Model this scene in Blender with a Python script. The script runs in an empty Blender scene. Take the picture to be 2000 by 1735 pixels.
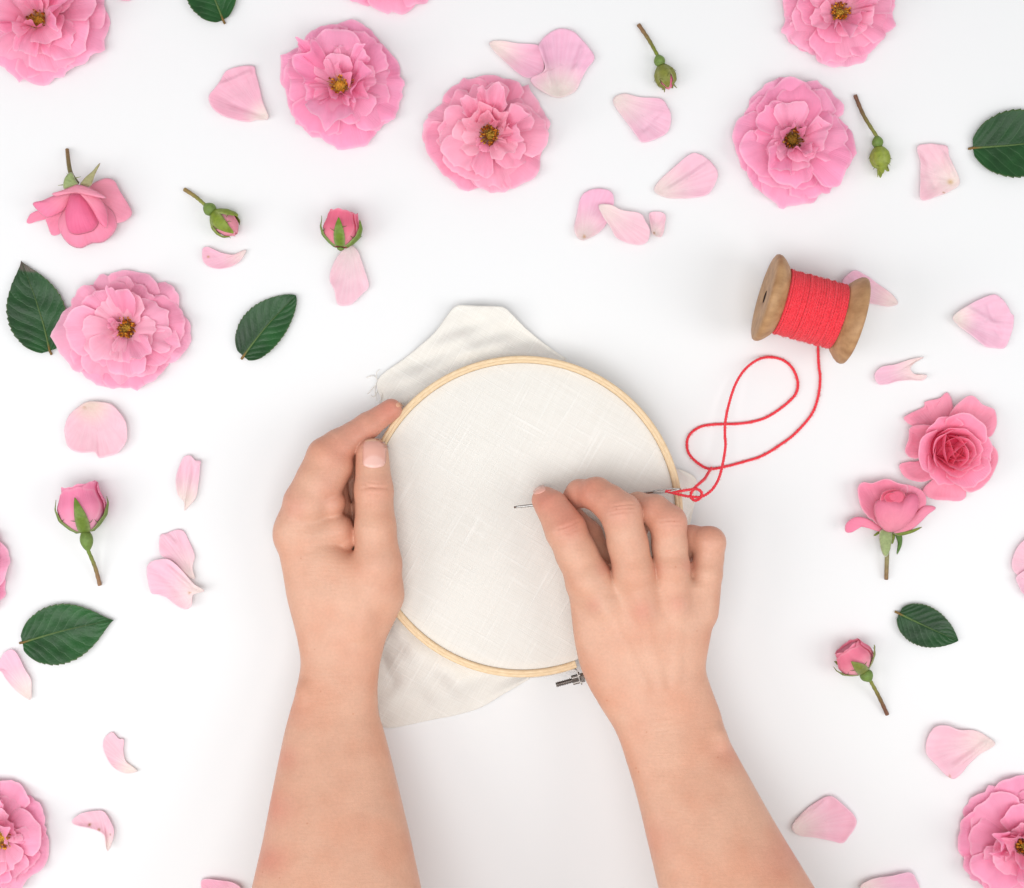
import bpy, bmesh, math, random
import numpy as np
from mathutils import Vector

# ------------------------------------------------------------------ camera, world, lamps
S = 1/3000.0            # one source pixel at table height, in metres
D = 2778.0              # camera height in the same pixels
sc = bpy.context.scene
COL = sc.collection
cam_d = bpy.data.cameras.new('camera'); cam = bpy.data.objects.new('camera', cam_d); COL.objects.link(cam)
cam.location = (0, 0, D*S); cam_d.lens = 50; cam_d.sensor_width = 36; cam_d.sensor_fit = 'HORIZONTAL'
cam_d.clip_start = 0.01; cam_d.clip_end = 50
sc.camera = cam
w = bpy.data.worlds.new('World'); sc.world = w; w.use_nodes = True
w.node_tree.nodes['Background'].inputs[0].default_value = (0.975, 0.985, 1.0, 1)
w.node_tree.nodes['Background'].inputs[1].default_value = 0.46
def area(name, loc, size, power, col=(1, 1, 1)):
    l = bpy.data.lights.new(name, 'AREA'); l.shape = 'RECTANGLE'; l.size = size[0]; l.size_y = size[1]
    l.energy = power; l.color = col
    o = bpy.data.objects.new(name, l); COL.objects.link(o); o.location = loc
    o.rotation_euler = (Vector((0, 0, 0.0)) - Vector(loc)).to_track_quat('-Z', 'Y').to_euler()
    return o
area('softbox_light', (-1.15, -0.35, 1.0), (0.7, 0.9), 7.5, (1, 0.995, 0.985))
area('softbox_light', (1.15, -0.25, 1.05), (0.7, 0.9), 6.0, (1, 0.995, 0.985))
area('overhead_light', (-0.10, -0.42, 1.6), (1.2, 1.0), 15.9, (1, 0.995, 0.99))
sc.view_settings.view_transform = 'Standard'; sc.view_settings.look = 'None'
sc.view_settings.exposure = 0.0; sc.view_settings.gamma = 1.0; sc.view_settings.use_curve_mapping = False

# ------------------------------------------------------------------ helpers
# internal coordinates: pixels, X right, Y down from the picture centre, Z up
def PX(u, v, z=0.0):
    s = (D - z)/D
    return ((u-1000.0)*s, (v-867.5)*s, z)
def lin(r, g, b):
    f = lambda c: (c/255/12.92) if c/255 <= 0.04045 else ((c/255+0.055)/1.055)**2.4
    return np.array([f(r), f(g), f(b)])
def crop(ox, oy, k): return lambda pts: [(ox+x*k, oy+y*k) for x, y in pts]
c3 = crop(0, 0, .2767); c4 = crop(500, 0, .3573); c5 = crop(1100, 0, .2882); c6 = crop(1420, 0, .29)
c7 = crop(1300, 460, .3113); c8 = crop(1600, 560, .3457)
d1 = crop(0, 460, .31); d2 = crop(0, 880, .2535); d3 = crop(0, 1250, .2795); d4 = crop(1500, 1130, .3487)
d6 = crop(700, 1150, .25)

ORG = {}
def props(o, label=None, cat=None, group=None, kind=None):
    if label: o['label'] = label
    if cat: o['category'] = cat
    if group: o['group'] = group
    if kind: o['kind'] = kind
    return o
def thing(name, loc, label, cat, group=None):
    o = bpy.data.objects.new(name, None); COL.objects.link(o); o.empty_display_size = 0.01
    o.location = (loc[0]*S, -loc[1]*S, loc[2]*S); ORG[o] = np.array(loc, float)
    return props(o, label, cat, group)
def mk(name, V, F, mat, parent=None, col=None, uv=None, origin=None, solid=0, smooth=True):
    V = np.asarray(V, float)
    org = ORG[parent] if parent is not None else np.array(origin if origin is not None else V.mean(0)*[1, 1, 0], float)
    W = (V-org)*[S, -S, S]
    me = bpy.data.meshes.new(name)
    me.from_pydata(W.tolist(), [], [tuple(reversed(f)) for f in F]); me.update()
    if smooth: me.polygons.foreach_set('use_smooth', [True]*len(me.polygons))
    if col is not None:
        a = me.color_attributes.new('Col', 'FLOAT_COLOR', 'POINT')
        c = np.ones((len(V), 4)); c[:, :3] = np.clip(col, 0, 1); a.data.foreach_set('color', c.ravel())
    if uv is not None:
        l = me.uv_layers.new(name='UVMap'); idx = np.empty(len(me.loops), int)
        me.loops.foreach_get('vertex_index', idx); l.data.foreach_set('uv', np.asarray(uv, float)[idx].ravel())
    me.materials.append(mat)
    o = bpy.data.objects.new(name, me); COL.objects.link(o)
    if parent is not None: o.parent = parent
    else: o.location = (org[0]*S, -org[1]*S, org[2]*S)
    ORG[o] = org
    if solid:
        m = o.modifiers.new('solid', 'SOLIDIFY'); m.thickness = solid*S; m.offset = 0
    return o
def grid_faces(nu, nv, wrap=False):
    F = []
    for i in range(nu-1):
        for j in range(nv if wrap else nv-1):
            j2 = (j+1) % nv
            F.append((i*nv+j, (i+1)*nv+j, (i+1)*nv+j2, i*nv+j2))
    return F
def catmull(pts, n, closed=True):
    P = np.array(pts, float); m = len(P); out = []
    segs = m if closed else m-1
    per = max(2, int(math.ceil(n*4/segs)))
    for i in range(segs):
        p0, p1, p2, p3 = [P[(i+k) % m] if closed else P[min(max(i+k, 0), m-1)] for k in (-1, 0, 1, 2)]
        for t in np.arange(per)/per:
            out.append(.5*((2*p1)+(-p0+p2)*t+(2*p0-5*p1+4*p2-p3)*t*t+(-p0+3*p1-3*p2+p3)*t**3))
    if not closed: out.append(P[-1])
    out = np.array(out)
    q = np.vstack([out, out[:1]]) if closed else out
    d = np.r_[0, np.cumsum(np.linalg.norm(np.diff(q, axis=0), axis=1))]
    s = np.linspace(0, d[-1], n+1)[:-1] if closed else np.linspace(0, d[-1], n)
    return np.stack([np.interp(s, d, q[:, k]) for k in range(P.shape[1])], 1)
def tube_arrays(path, rad, seg=8, cap=True):
    P = np.asarray(path, float); n = len(P); rad = np.broadcast_to(np.asarray(rad, float), (n,))
    T = np.gradient(P, axis=0); T /= np.linalg.norm(T, axis=1)[:, None]+1e-9
    a = np.array([0, 0, 1.]) if abs(T[0][2]) < .9 else np.array([1., 0, 0])
    N = np.zeros_like(P); x = np.cross(T[0], a); N[0] = x/np.linalg.norm(x)
    for i in range(1, n):
        x = N[i-1]-T[i]*np.dot(N[i-1], T[i]); N[i] = x/(np.linalg.norm(x)+1e-9)
    B = np.cross(T, N)
    an = np.arange(seg)*2*math.pi/seg
    V = (P[:, None]+rad[:, None, None]*(np.cos(an)[None, :, None]*N[:, None]+np.sin(an)[None, :, None]*B[:, None])).reshape(-1, 3)
    F = grid_faces(n, seg, True)
    if cap: F += [tuple(range(seg))[::-1], tuple(range((n-1)*seg, n*seg))]
    return V, F
class MB:
    def __init__(s): s.V = []; s.F = []; s.C = []; s.n = 0
    def add(s, V, F, c=(1, 1, 1)):
        V = np.asarray(V, float); s.V.append(V); s.F += [tuple(i+s.n for i in f) for f in F]
        s.C.append(np.broadcast_to(np.asarray(c, float), (len(V), 3))); s.n += len(V); return s
    def build(s, name, mat, parent=None, **k): return mk(name, np.vstack(s.V), s.F, mat, parent, col=np.vstack(s.C), **k)
def ball(c, r, nu=7, nv=8):
    r = np.broadcast_to(np.array(r, float), (3,))
    th = np.linspace(0.02, math.pi-0.02, nu); ph = np.arange(nv)*2*math.pi/nv
    V = np.stack([np.sin(th)[:, None]*np.cos(ph), np.sin(th)[:, None]*np.sin(ph), np.cos(th)[:, None]*np.ones(nv)], -1).reshape(-1, 3)*r+np.array(c)
    return V, grid_faces(nu, nv, True)+[tuple(range(nv)), tuple(range((nu-1)*nv, nu*nv))[::-1]]
def smooth(x): x = np.clip(x, 0, 1); return x*x*(3-2*x)
def wob(rs, n=4, f0=1.0):
    a = [(rs.uniform(.5, 1)/(k+1), (k+1)*f0*rs.uniform(.8, 1.3), rs.uniform(0, 6.28), rs.uniform(0, 6.28)) for k in range(n)]
    def f(x, y=0):
        r = 0
        for am, fr, p, th in a: r = r+am*np.sin(fr*(x*math.cos(th)+y*math.sin(th))+p)
        return r
    return f

# ------------------------------------------------------------------ materials
def mat_new(name):
    m = bpy.data.materials.new(name); m.use_nodes = True; nt = m.node_tree
    return m, nt, nt.nodes['Principled BSDF'], nt.nodes['Material Output']
def N(nt, t, **k):
    n = nt.nodes.new(t)
    for a, b in k.items():
        if a in n.inputs: n.inputs[a].default_value = b
        else: setattr(n, a, b)
    return n
def mat_col(name, rough=.6, spec=.3, transl=0.0, noise=(300, .12), bump=(600, .15, .0003), sss=0, stretch=None, uvbump=None):
    m, nt, p, out = mat_new(name); L = nt.links.new
    at = N(nt, 'ShaderNodeAttribute', attribute_name='Col')
    tc = N(nt, 'ShaderNodeTexCoord')
    nz = N(nt, 'ShaderNodeTexNoise', Scale=noise[0], Detail=4.0)
    L(tc.outputs['Object'], nz.inputs['Vector'])
    mr = N(nt, 'ShaderNodeMapRange'); mr.inputs['From Min'].default_value = .3; mr.inputs['From Max'].default_value = .7
    mr.inputs['To Min'].default_value = 1-noise[1]; mr.inputs['To Max'].default_value = 1+noise[1]*.6
    L(nz.outputs['Fac'], mr.inputs['Value'])
    mx = N(nt, 'ShaderNodeVectorMath', operation='SCALE'); L(at.outputs['Color'], mx.inputs[0]); L(mr.outputs[0], mx.inputs['Scale'])
    L(mx.outputs[0], p.inputs['Base Color'])
    p.inputs['Roughness'].default_value = rough; p.inputs['Specular IOR Level'].default_value = spec
    b = N(nt, 'ShaderNodeBump', Strength=bump[1], Distance=bump[2])
    if uvbump:
        mp = N(nt, 'ShaderNodeMapping'); mp.inputs['Scale'].default_value = (uvbump[0], uvbump[1], 1)
        L(tc.outputs['UV'], mp.inputs['Vector']); n2 = N(nt, 'ShaderNodeTexNoise', Scale=1.0, Detail=3.0)
        L(mp.outputs[0], n2.inputs['Vector']); L(n2.outputs['Fac'], b.inputs['Height'])
    else:
        n2 = N(nt, 'ShaderNodeTexNoise', Scale=bump[0], Detail=3.0); L(tc.outputs['Object'], n2.inputs['Vector']); L(n2.outputs['Fac'], b.inputs['Height'])
    L(b.outputs[0], p.inputs['Normal'])
    if sss:
        p.inputs['Subsurface Weight'].default_value = sss; p.inputs['Subsurface Scale'].default_value = .004
        p.inputs['Subsurface Radius'].default_value = (1, .4, .25)
    if transl:
        tr = N(nt, 'ShaderNodeBsdfTranslucent'); L(mx.outputs[0], tr.inputs['Color'])
        ms = N(nt, 'ShaderNodeMixShader'); ms.inputs[0].default_value = transl
        L(p.outputs[0], ms.inputs[1]); L(tr.outputs[0], ms.inputs[2]); L(ms.outputs[0], out.inputs['Surface'])
    return m
def mat_skin():
    m, nt, p, out = mat_new('skin'); L = nt.links.new
    at = N(nt, 'ShaderNodeAttribute', attribute_name='Col'); tc = N(nt, 'ShaderNodeTexCoord')
    def rng(sock, lo, hi, a, b):
        r = N(nt, 'ShaderNodeMapRange'); r.inputs['From Min'].default_value = lo; r.inputs['From Max'].default_value = hi
        r.inputs['To Min'].default_value = a; r.inputs['To Max'].default_value = b; L(sock, r.inputs['Value']); return r.outputs[0]
    n1 = N(nt, 'ShaderNodeTexNoise', Scale=70.0, Detail=3.0); L(tc.outputs['Object'], n1.inputs['Vector'])
    n2 = N(nt, 'ShaderNodeTexNoise', Scale=650.0, Detail=3.0); L(tc.outputs['Object'], n2.inputs['Vector'])
    mu = N(nt, 'ShaderNodeMath', operation='MULTIPLY'); L(rng(n1.outputs['Fac'], .3, .7, .965, 1.03), mu.inputs[0]); L(rng(n2.outputs['Fac'], .3, .7, .96, 1.04), mu.inputs[1])
    sc1 = N(nt, 'ShaderNodeVectorMath', operation='SCALE'); L(at.outputs['Color'], sc1.inputs[0]); L(mu.outputs[0], sc1.inputs['Scale'])
    # redder and yellower islands of skin
    n3 = N(nt, 'ShaderNodeTexNoise', Scale=32.0, Detail=2.0); L(tc.outputs['Object'], n3.inputs['Vector'])
    mi = N(nt, 'ShaderNodeMix', data_type='RGBA'); mi.blend_type = 'MULTIPLY'; L(rng(n3.outputs['Fac'], .42, .68, 0, 1), mi.inputs[0]); L(sc1.outputs[0], mi.inputs[6]); mi.inputs[7].default_value = (.97, .86, .82, 1)
    # small freckles
    vo = N(nt, 'ShaderNodeTexVoronoi', Scale=75.0); L(tc.outputs['Object'], vo.inputs['Vector'])
    m2 = N(nt, 'ShaderNodeMix', data_type='RGBA'); m2.blend_type = 'MULTIPLY'; L(rng(vo.outputs['Distance'], .03, .06, .55, 0), m2.inputs[0]); L(mi.outputs[2], m2.inputs[6]); m2.inputs[7].default_value = (.8, .6, .5, 1)
    L(m2.outputs[2], p.inputs['Base Color'])
    # fine skin relief: cells plus stretched wrinkles across the limb
    v2 = N(nt, 'ShaderNodeTexVoronoi', Scale=900.0, feature='DISTANCE_TO_EDGE'); L(tc.outputs['Object'], v2.inputs['Vector'])
    mp = N(nt, 'ShaderNodeMapping'); mp.inputs['Scale'].default_value = (90, 700, 90); L(tc.outputs['Object'], mp.inputs['Vector'])
    n4 = N(nt, 'ShaderNodeTexNoise', Scale=1.0, Detail=4.0); L(mp.outputs[0], n4.inputs['Vector'])
    ad = N(nt, 'ShaderNodeMath', operation='MULTIPLY_ADD'); ad.inputs[1].default_value = .6; L(v2.outputs['Distance'], ad.inputs[0]); L(n4.outputs['Fac'], ad.inputs[2])
    b = N(nt, 'ShaderNodeBump', Strength=.32, Distance=.0005); L(ad.outputs[0], b.inputs['Height'])
    n5 = N(nt, 'ShaderNodeTexNoise', Scale=45.0, Detail=3.0); L(tc.outputs['Object'], n5.inputs['Vector'])
    b2 = N(nt, 'ShaderNodeBump', Strength=.35, Distance=.002); L(n5.outputs['Fac'], b2.inputs['Height']); L(b.outputs[0], b2.inputs['Normal']); L(b2.outputs[0], p.inputs['Normal'])
    p.inputs['Roughness'].default_value = .44; p.inputs['Specular IOR Level'].default_value = .38
    p.inputs['Subsurface Weight'].default_value = .06; p.inputs['Subsurface Scale'].default_value = .003; p.inputs['Subsurface Radius'].default_value = (1, .4, .25)
    return m
M_petal = mat_col('petal', .58, .25, .27, (120, .04), (0, .6, .0006), uvbump=(26, 1.6))
M_skin = mat_skin()
M_nail = mat_col('nail', .28, .5, 0, (60, .02), (300, .03, .0002))
M_green = mat_col('green', .5, .35, .05, (500, .2), (900, .3, .0004))
M_stamen = mat_col('stamen', .7, .2, .05, (900, .3), (1500, .4, .0004))

def mat_leaf():
    m, nt, p, out = mat_new('leaf'); L = nt.links.new
    tc = N(nt, 'ShaderNodeTexCoord'); at = N(nt, 'ShaderNodeAttribute', attribute_name='Col')
    sx = N(nt, 'ShaderNodeSeparateXYZ'); L(tc.outputs['UV'], sx.inputs[0])
    ab = N(nt, 'ShaderNodeMath', operation='ABSOLUTE'); L(sx.outputs[0], ab.inputs[0])
    # lateral veins: v - 0.45|u| repeated
    m1 = N(nt, 'ShaderNodeMath', operation='MULTIPLY'); m1.inputs[1].default_value = -.30; L(ab.outputs[0], m1.inputs[0])
    m2 = N(nt, 'ShaderNodeMath', operation='ADD'); L(m1.outputs[0], m2.inputs[0]); L(sx.outputs[1], m2.inputs[1])
    nz = N(nt, 'ShaderNodeTexNoise', Scale=4.0); L(tc.outputs['UV'], nz.inputs['Vector'])
    m3 = N(nt, 'ShaderNodeMath', operation='MULTIPLY_ADD'); m3.inputs[1].default_value = .07; L(nz.outputs['Fac'], m3.inputs[0]); L(m2.outputs[0], m3.inputs[2])
    m4 = N(nt, 'ShaderNodeMath', operation='MULTIPLY'); m4.inputs[1].default_value = 8.5; L(m3.outputs[0], m4.inputs[0])
    pp = N(nt, 'ShaderNodeMath', operation='PINGPONG'); pp.inputs[1].default_value = .5; L(m4.outputs[0], pp.inputs[0])
    mr = N(nt, 'ShaderNodeMapRange', interpolation_type='SMOOTHSTEP'); mr.inputs['From Min'].default_value = 0; mr.inputs['From Max'].default_value = .09
    mr.inputs['To Min'].default_value = 1; mr.inputs['To Max'].default_value = 0; L(pp.outputs[0], mr.inputs['Value'])
    vo = N(nt, 'ShaderNodeTexVoronoi', Scale=420.0, feature='DISTANCE_TO_EDGE'); L(tc.outputs['Object'], vo.inputs['Vector'])
    h1 = N(nt, 'ShaderNodeMath', operation='MULTIPLY'); h1.inputs[1].default_value = -.55; L(mr.outputs[0], h1.inputs[0])
    h2 = N(nt, 'ShaderNodeMath', operation='ADD'); L(h1.outputs[0], h2.inputs[0]); L(vo.outputs['Distance'], h2.inputs[1])
    b = N(nt, 'ShaderNodeBump', Strength=.28, Distance=.0006); L(h2.outputs[0], b.inputs['Height']); L(b.outputs[0], p.inputs['Normal'])
    n3 = N(nt, 'ShaderNodeTexNoise', Scale=70.0, Detail=5.0); L(tc.outputs['Object'], n3.inputs['Vector'])
    cr = N(nt, 'ShaderNodeMapRange'); cr.inputs['From Min'].default_value = .3; cr.inputs['From Max'].default_value = .7; cr.inputs['To Min'].default_value = .7; cr.inputs['To Max'].default_value = 1.3
    L(n3.outputs['Fac'], cr.inputs['Value'])
    vm = N(nt, 'ShaderNodeVectorMath', operation='SCALE'); L(at.outputs['Color'], vm.inputs[0]); L(cr.outputs[0], vm.inputs['Scale'])
    mi = N(nt, 'ShaderNodeMix', data_type='RGBA'); L(vm.outputs[0], mi.inputs[6]); mi.inputs[7].default_value = (.07, .17, .06, 1)
    mf = N(nt, 'ShaderNodeMath', operation='MULTIPLY'); mf.inputs[1].default_value = .22; L(mr.outputs[0], mf.inputs[0]); L(mf.outputs[0], mi.inputs[0])
    L(mi.outputs[2], p.inputs['Base Color']); p.inputs['Roughness'].default_value = .42; p.inputs['Specular IOR Level'].default_value = .42
    return m
M_leaf = mat_leaf()

def mat_linen(transl):
    m, nt, p, out = mat_new('linen'); L = nt.links.new
    tc = N(nt, 'ShaderNodeTexCoord'); hs = []
    rot = N(nt, 'ShaderNodeMapping'); rot.inputs['Rotation'].default_value = (0, 0, math.radians(30)); L(tc.outputs['Object'], rot.inputs['Vector'])
    # gentle waviness of the threads
    wn = N(nt, 'ShaderNodeTexNoise', Scale=9.0); L(tc.outputs['Object'], wn.inputs['Vector'])
    wv = N(nt, 'ShaderNodeVectorMath', operation='SCALE'); wv.inputs['Scale'].default_value = .006; L(wn.outputs['Color'], wv.inputs[0])
    ad = N(nt, 'ShaderNodeVectorMath', operation='ADD'); L(rot.outputs[0], ad.inputs[0]); L(wv.outputs[0], ad.inputs[1])
    def streak(sx, sy, detail=2.0):
        mp = N(nt, 'ShaderNodeMapping'); mp.inputs['Scale'].default_value = (sx, sy, 1); L(ad.outputs[0], mp.inputs['Vector'])
        n = N(nt, 'ShaderNodeTexNoise', Scale=1.0, Detail=detail); L(mp.outputs[0], n.inputs['Vector']); return n.outputs['Fac']
    def op(o, a, b, c=None):
        n = N(nt, 'ShaderNodeMath', operation=o)
        for i, q in enumerate((a, b, c)):
            if q is None: continue
            if isinstance(q, (int, float)): n.inputs[i].default_value = q
            else: L(q, n.inputs[i])
        return n.outputs[0]
    fine = op('ADD', streak(900, 30), streak(30, 900))
    slub = op('MAXIMUM', op('SUBTRACT', streak(560, 22, 0.0), .66), op('SUBTRACT', streak(22, 560, 0.0), .66))
    slub = op('MAXIMUM', slub, 0.0)
    cellx = N(nt, 'ShaderNodeTexWave', Scale=1.0); cellx.bands_direction = 'X'
    mp = N(nt, 'ShaderNodeMapping'); mp.inputs['Scale'].default_value = (270, 270, 1); L(ad.outputs[0], mp.inputs['Vector']); L(mp.outputs[0], cellx.inputs['Vector'])
    celly = N(nt, 'ShaderNodeTexWave', Scale=1.0); celly.bands_direction = 'Y'; L(mp.outputs[0], celly.inputs['Vector'])
    weave = op('MULTIPLY', op('ADD', cellx.outputs['Fac'], celly.outputs['Fac']), .5)
    h = op('ADD', op('MULTIPLY', fine, .6), op('MULTIPLY', slub, 2.6)); h = op('MULTIPLY_ADD', weave, .25, h)
    big = N(nt, 'ShaderNodeTexNoise', Scale=16.0, Detail=3.0); L(tc.outputs['Object'], big.inputs['Vector'])
    f = op('MULTIPLY_ADD', big.outputs['Fac'], .35, h)
    mr = N(nt, 'ShaderNodeMapRange'); mr.inputs['From Min'].default_value = .6; mr.inputs['From Max'].default_value = 1.35; L(f, mr.inputs['Value'])
    mi = N(nt, 'ShaderNodeMix', data_type='RGBA'); mi.inputs[6].default_value = (.88, .85, .795, 1); mi.inputs[7].default_value = (.98, .96, .915, 1)
    L(mr.outputs[0], mi.inputs[0]); L(mi.outputs[2], p.inputs['Base Color'])
    b = N(nt, 'ShaderNodeBump', Strength=.5, Distance=.0006); L(h, b.inputs['Height']); L(b.outputs[0], p.inputs['Normal'])
    p.inputs['Roughness'].default_value = .9; p.inputs['Specular IOR Level'].default_value = .1
    tr = N(nt, 'ShaderNodeBsdfTranslucent'); L(mi.outputs[2], tr.inputs['Color'])
    ms = N(nt, 'ShaderNodeMixShader'); ms.inputs[0].default_value = transl
    L(p.outputs[0], ms.inputs[1]); L(tr.outputs[0], ms.inputs[2]); L(ms.outputs[0], out.inputs['Surface'])
    return m
M_linen = mat_linen(.25)

def mat_wood(name, ca, cb, scale, rough=.45):
    m, nt, p, out = mat_new(name); L = nt.links.new
    tc = N(nt, 'ShaderNodeTexCoord'); mp = N(nt, 'ShaderNodeMapping'); mp.inputs['Scale'].default_value = scale
    L(tc.outputs['UV' if name == 'hoop wood' else 'Object'], mp.inputs['Vector'])
    n = N(nt, 'ShaderNodeTexNoise', Scale=1.0, Detail=6.0, Roughness=.6); L(mp.outputs[0], n.inputs['Vector'])
    r = N(nt, 'ShaderNodeValToRGB'); r.color_ramp.elements[0].position = .3; r.color_ramp.elements[1].position = .72
    r.color_ramp.elements[0].color = (*ca, 1); r.color_ramp.elements[1].color = (*cb, 1)
    L(n.outputs['Fac'], r.inputs[0]); L(r.outputs[0], p.inputs['Base Color'])
    b = N(nt, 'ShaderNodeBump', Strength=.2, Distance=.0004); L(n.outputs['Fac'], b.inputs['Height']); L(b.outputs[0], p.inputs['Normal'])
    p.inputs['Roughness'].default_value = rough; p.inputs['Specular IOR Level'].default_value = .35
    return m
M_hoop = mat_wood('hoop wood', (.70, .50, .29), (.84, .66, .44), (30, 3, 1))
M_spool = mat_wood('spool wood', (.33, .17, .075), (.53, .31, .15), (60, 160, 160), .5)
M_dark = mat_col('bore_shade', .9, .1)
def mat_metal(name, c, r):
    m, nt, p, out = mat_new(name); p.inputs['Metallic'].default_value = 1; p.inputs['Roughness'].default_value = r
    n = N(nt, 'ShaderNodeTexNoise', Scale=800.0); rr = N(nt, 'ShaderNodeValToRGB')
    rr.color_ramp.elements[0].color = (*[x*.7 for x in c], 1); rr.color_ramp.elements[1].color = (*c, 1)
    nt.links.new(n.outputs['Fac'], rr.inputs[0]); nt.links.new(rr.outputs[0], p.inputs['Base Color'])
    return m
M_steel = mat_metal('steel', (.30, .27, .25), .38)
M_needle = mat_metal('needle steel', (.50, .48, .46), .28)

def mat_thread():
    m, nt, p, out = mat_new('thread'); L = nt.links.new
    tc = N(nt, 'ShaderNodeTexCoord'); n = N(nt, 'ShaderNodeTexNoise', Scale=1100.0, Detail=4.0); L(tc.outputs['Object'], n.inputs['Vector'])
    r = N(nt, 'ShaderNodeValToRGB'); r.color_ramp.elements[0].position = .3; r.color_ramp.elements[1].position = .7
    r.color_ramp.elements[0].color = (.70, .022, .038, 1); r.color_ramp.elements[1].color = (.95, .075, .10, 1)
    L(n.outputs['Fac'], r.inputs[0]); L(r.outputs[0], p.inputs['Base Color'])
    b = N(nt, 'ShaderNodeBump', Strength=.6, Distance=.0005); L(n.outputs['Fac'], b.inputs['Height']); L(b.outputs[0], p.inputs['Normal'])
    p.inputs['Roughness'].default_value = .85; p.inputs['Specular IOR Level'].default_value = .15
    p.inputs['Sheen Weight'].default_value = .25
    return m
M_thread = mat_thread()

# ------------------------------------------------------------------ the surface
def tabletop():
    m, nt, p, out = mat_new('white board'); L = nt.links.new
    tc = N(nt, 'ShaderNodeTexCoord'); n = N(nt, 'ShaderNodeTexNoise', Scale=3.0, Detail=2.0); L(tc.outputs['Object'], n.inputs['Vector'])
    r = N(nt, 'ShaderNodeValToRGB'); r.color_ramp.elements[0].color = (.785, .79, .795, 1); r.color_ramp.elements[1].color = (.805, .81, .815, 1)
    L(n.outputs['Fac'], r.inputs[0]); L(r.outputs[0], p.inputs['Base Color'])
    n2 = N(nt, 'ShaderNodeTexNoise', Scale=900.0, Detail=3.0); L(tc.outputs['Object'], n2.inputs['Vector'])
    b = N(nt, 'ShaderNodeBump', Strength=.05, Distance=.0002); L(n2.outputs['Fac'], b.inputs['Height']); L(b.outputs[0], p.inputs['Normal'])
    p.inputs['Roughness'].default_value = .8; p.inputs['Specular IOR Level'].default_value = .2
    q = 6000
    o = mk('tabletop', [(-q, -q, 0), (q, -q, 0), (q, q, 0), (-q, q, 0), (-q, -q, -60), (q, -q, -60), (q, q, -60), (-q, q, -60)],
           [(0, 1, 2, 3), (7, 6, 5, 4), (0, 4, 5, 1), (1, 5, 6, 2), (2, 6, 7, 3), (3, 7, 4, 0)], m, origin=(0, 0, 0), smooth=False)
    props(o, 'plain matte white surface under the flowers and hoop', 'tabletop', kind='structure')
tabletop()

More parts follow.
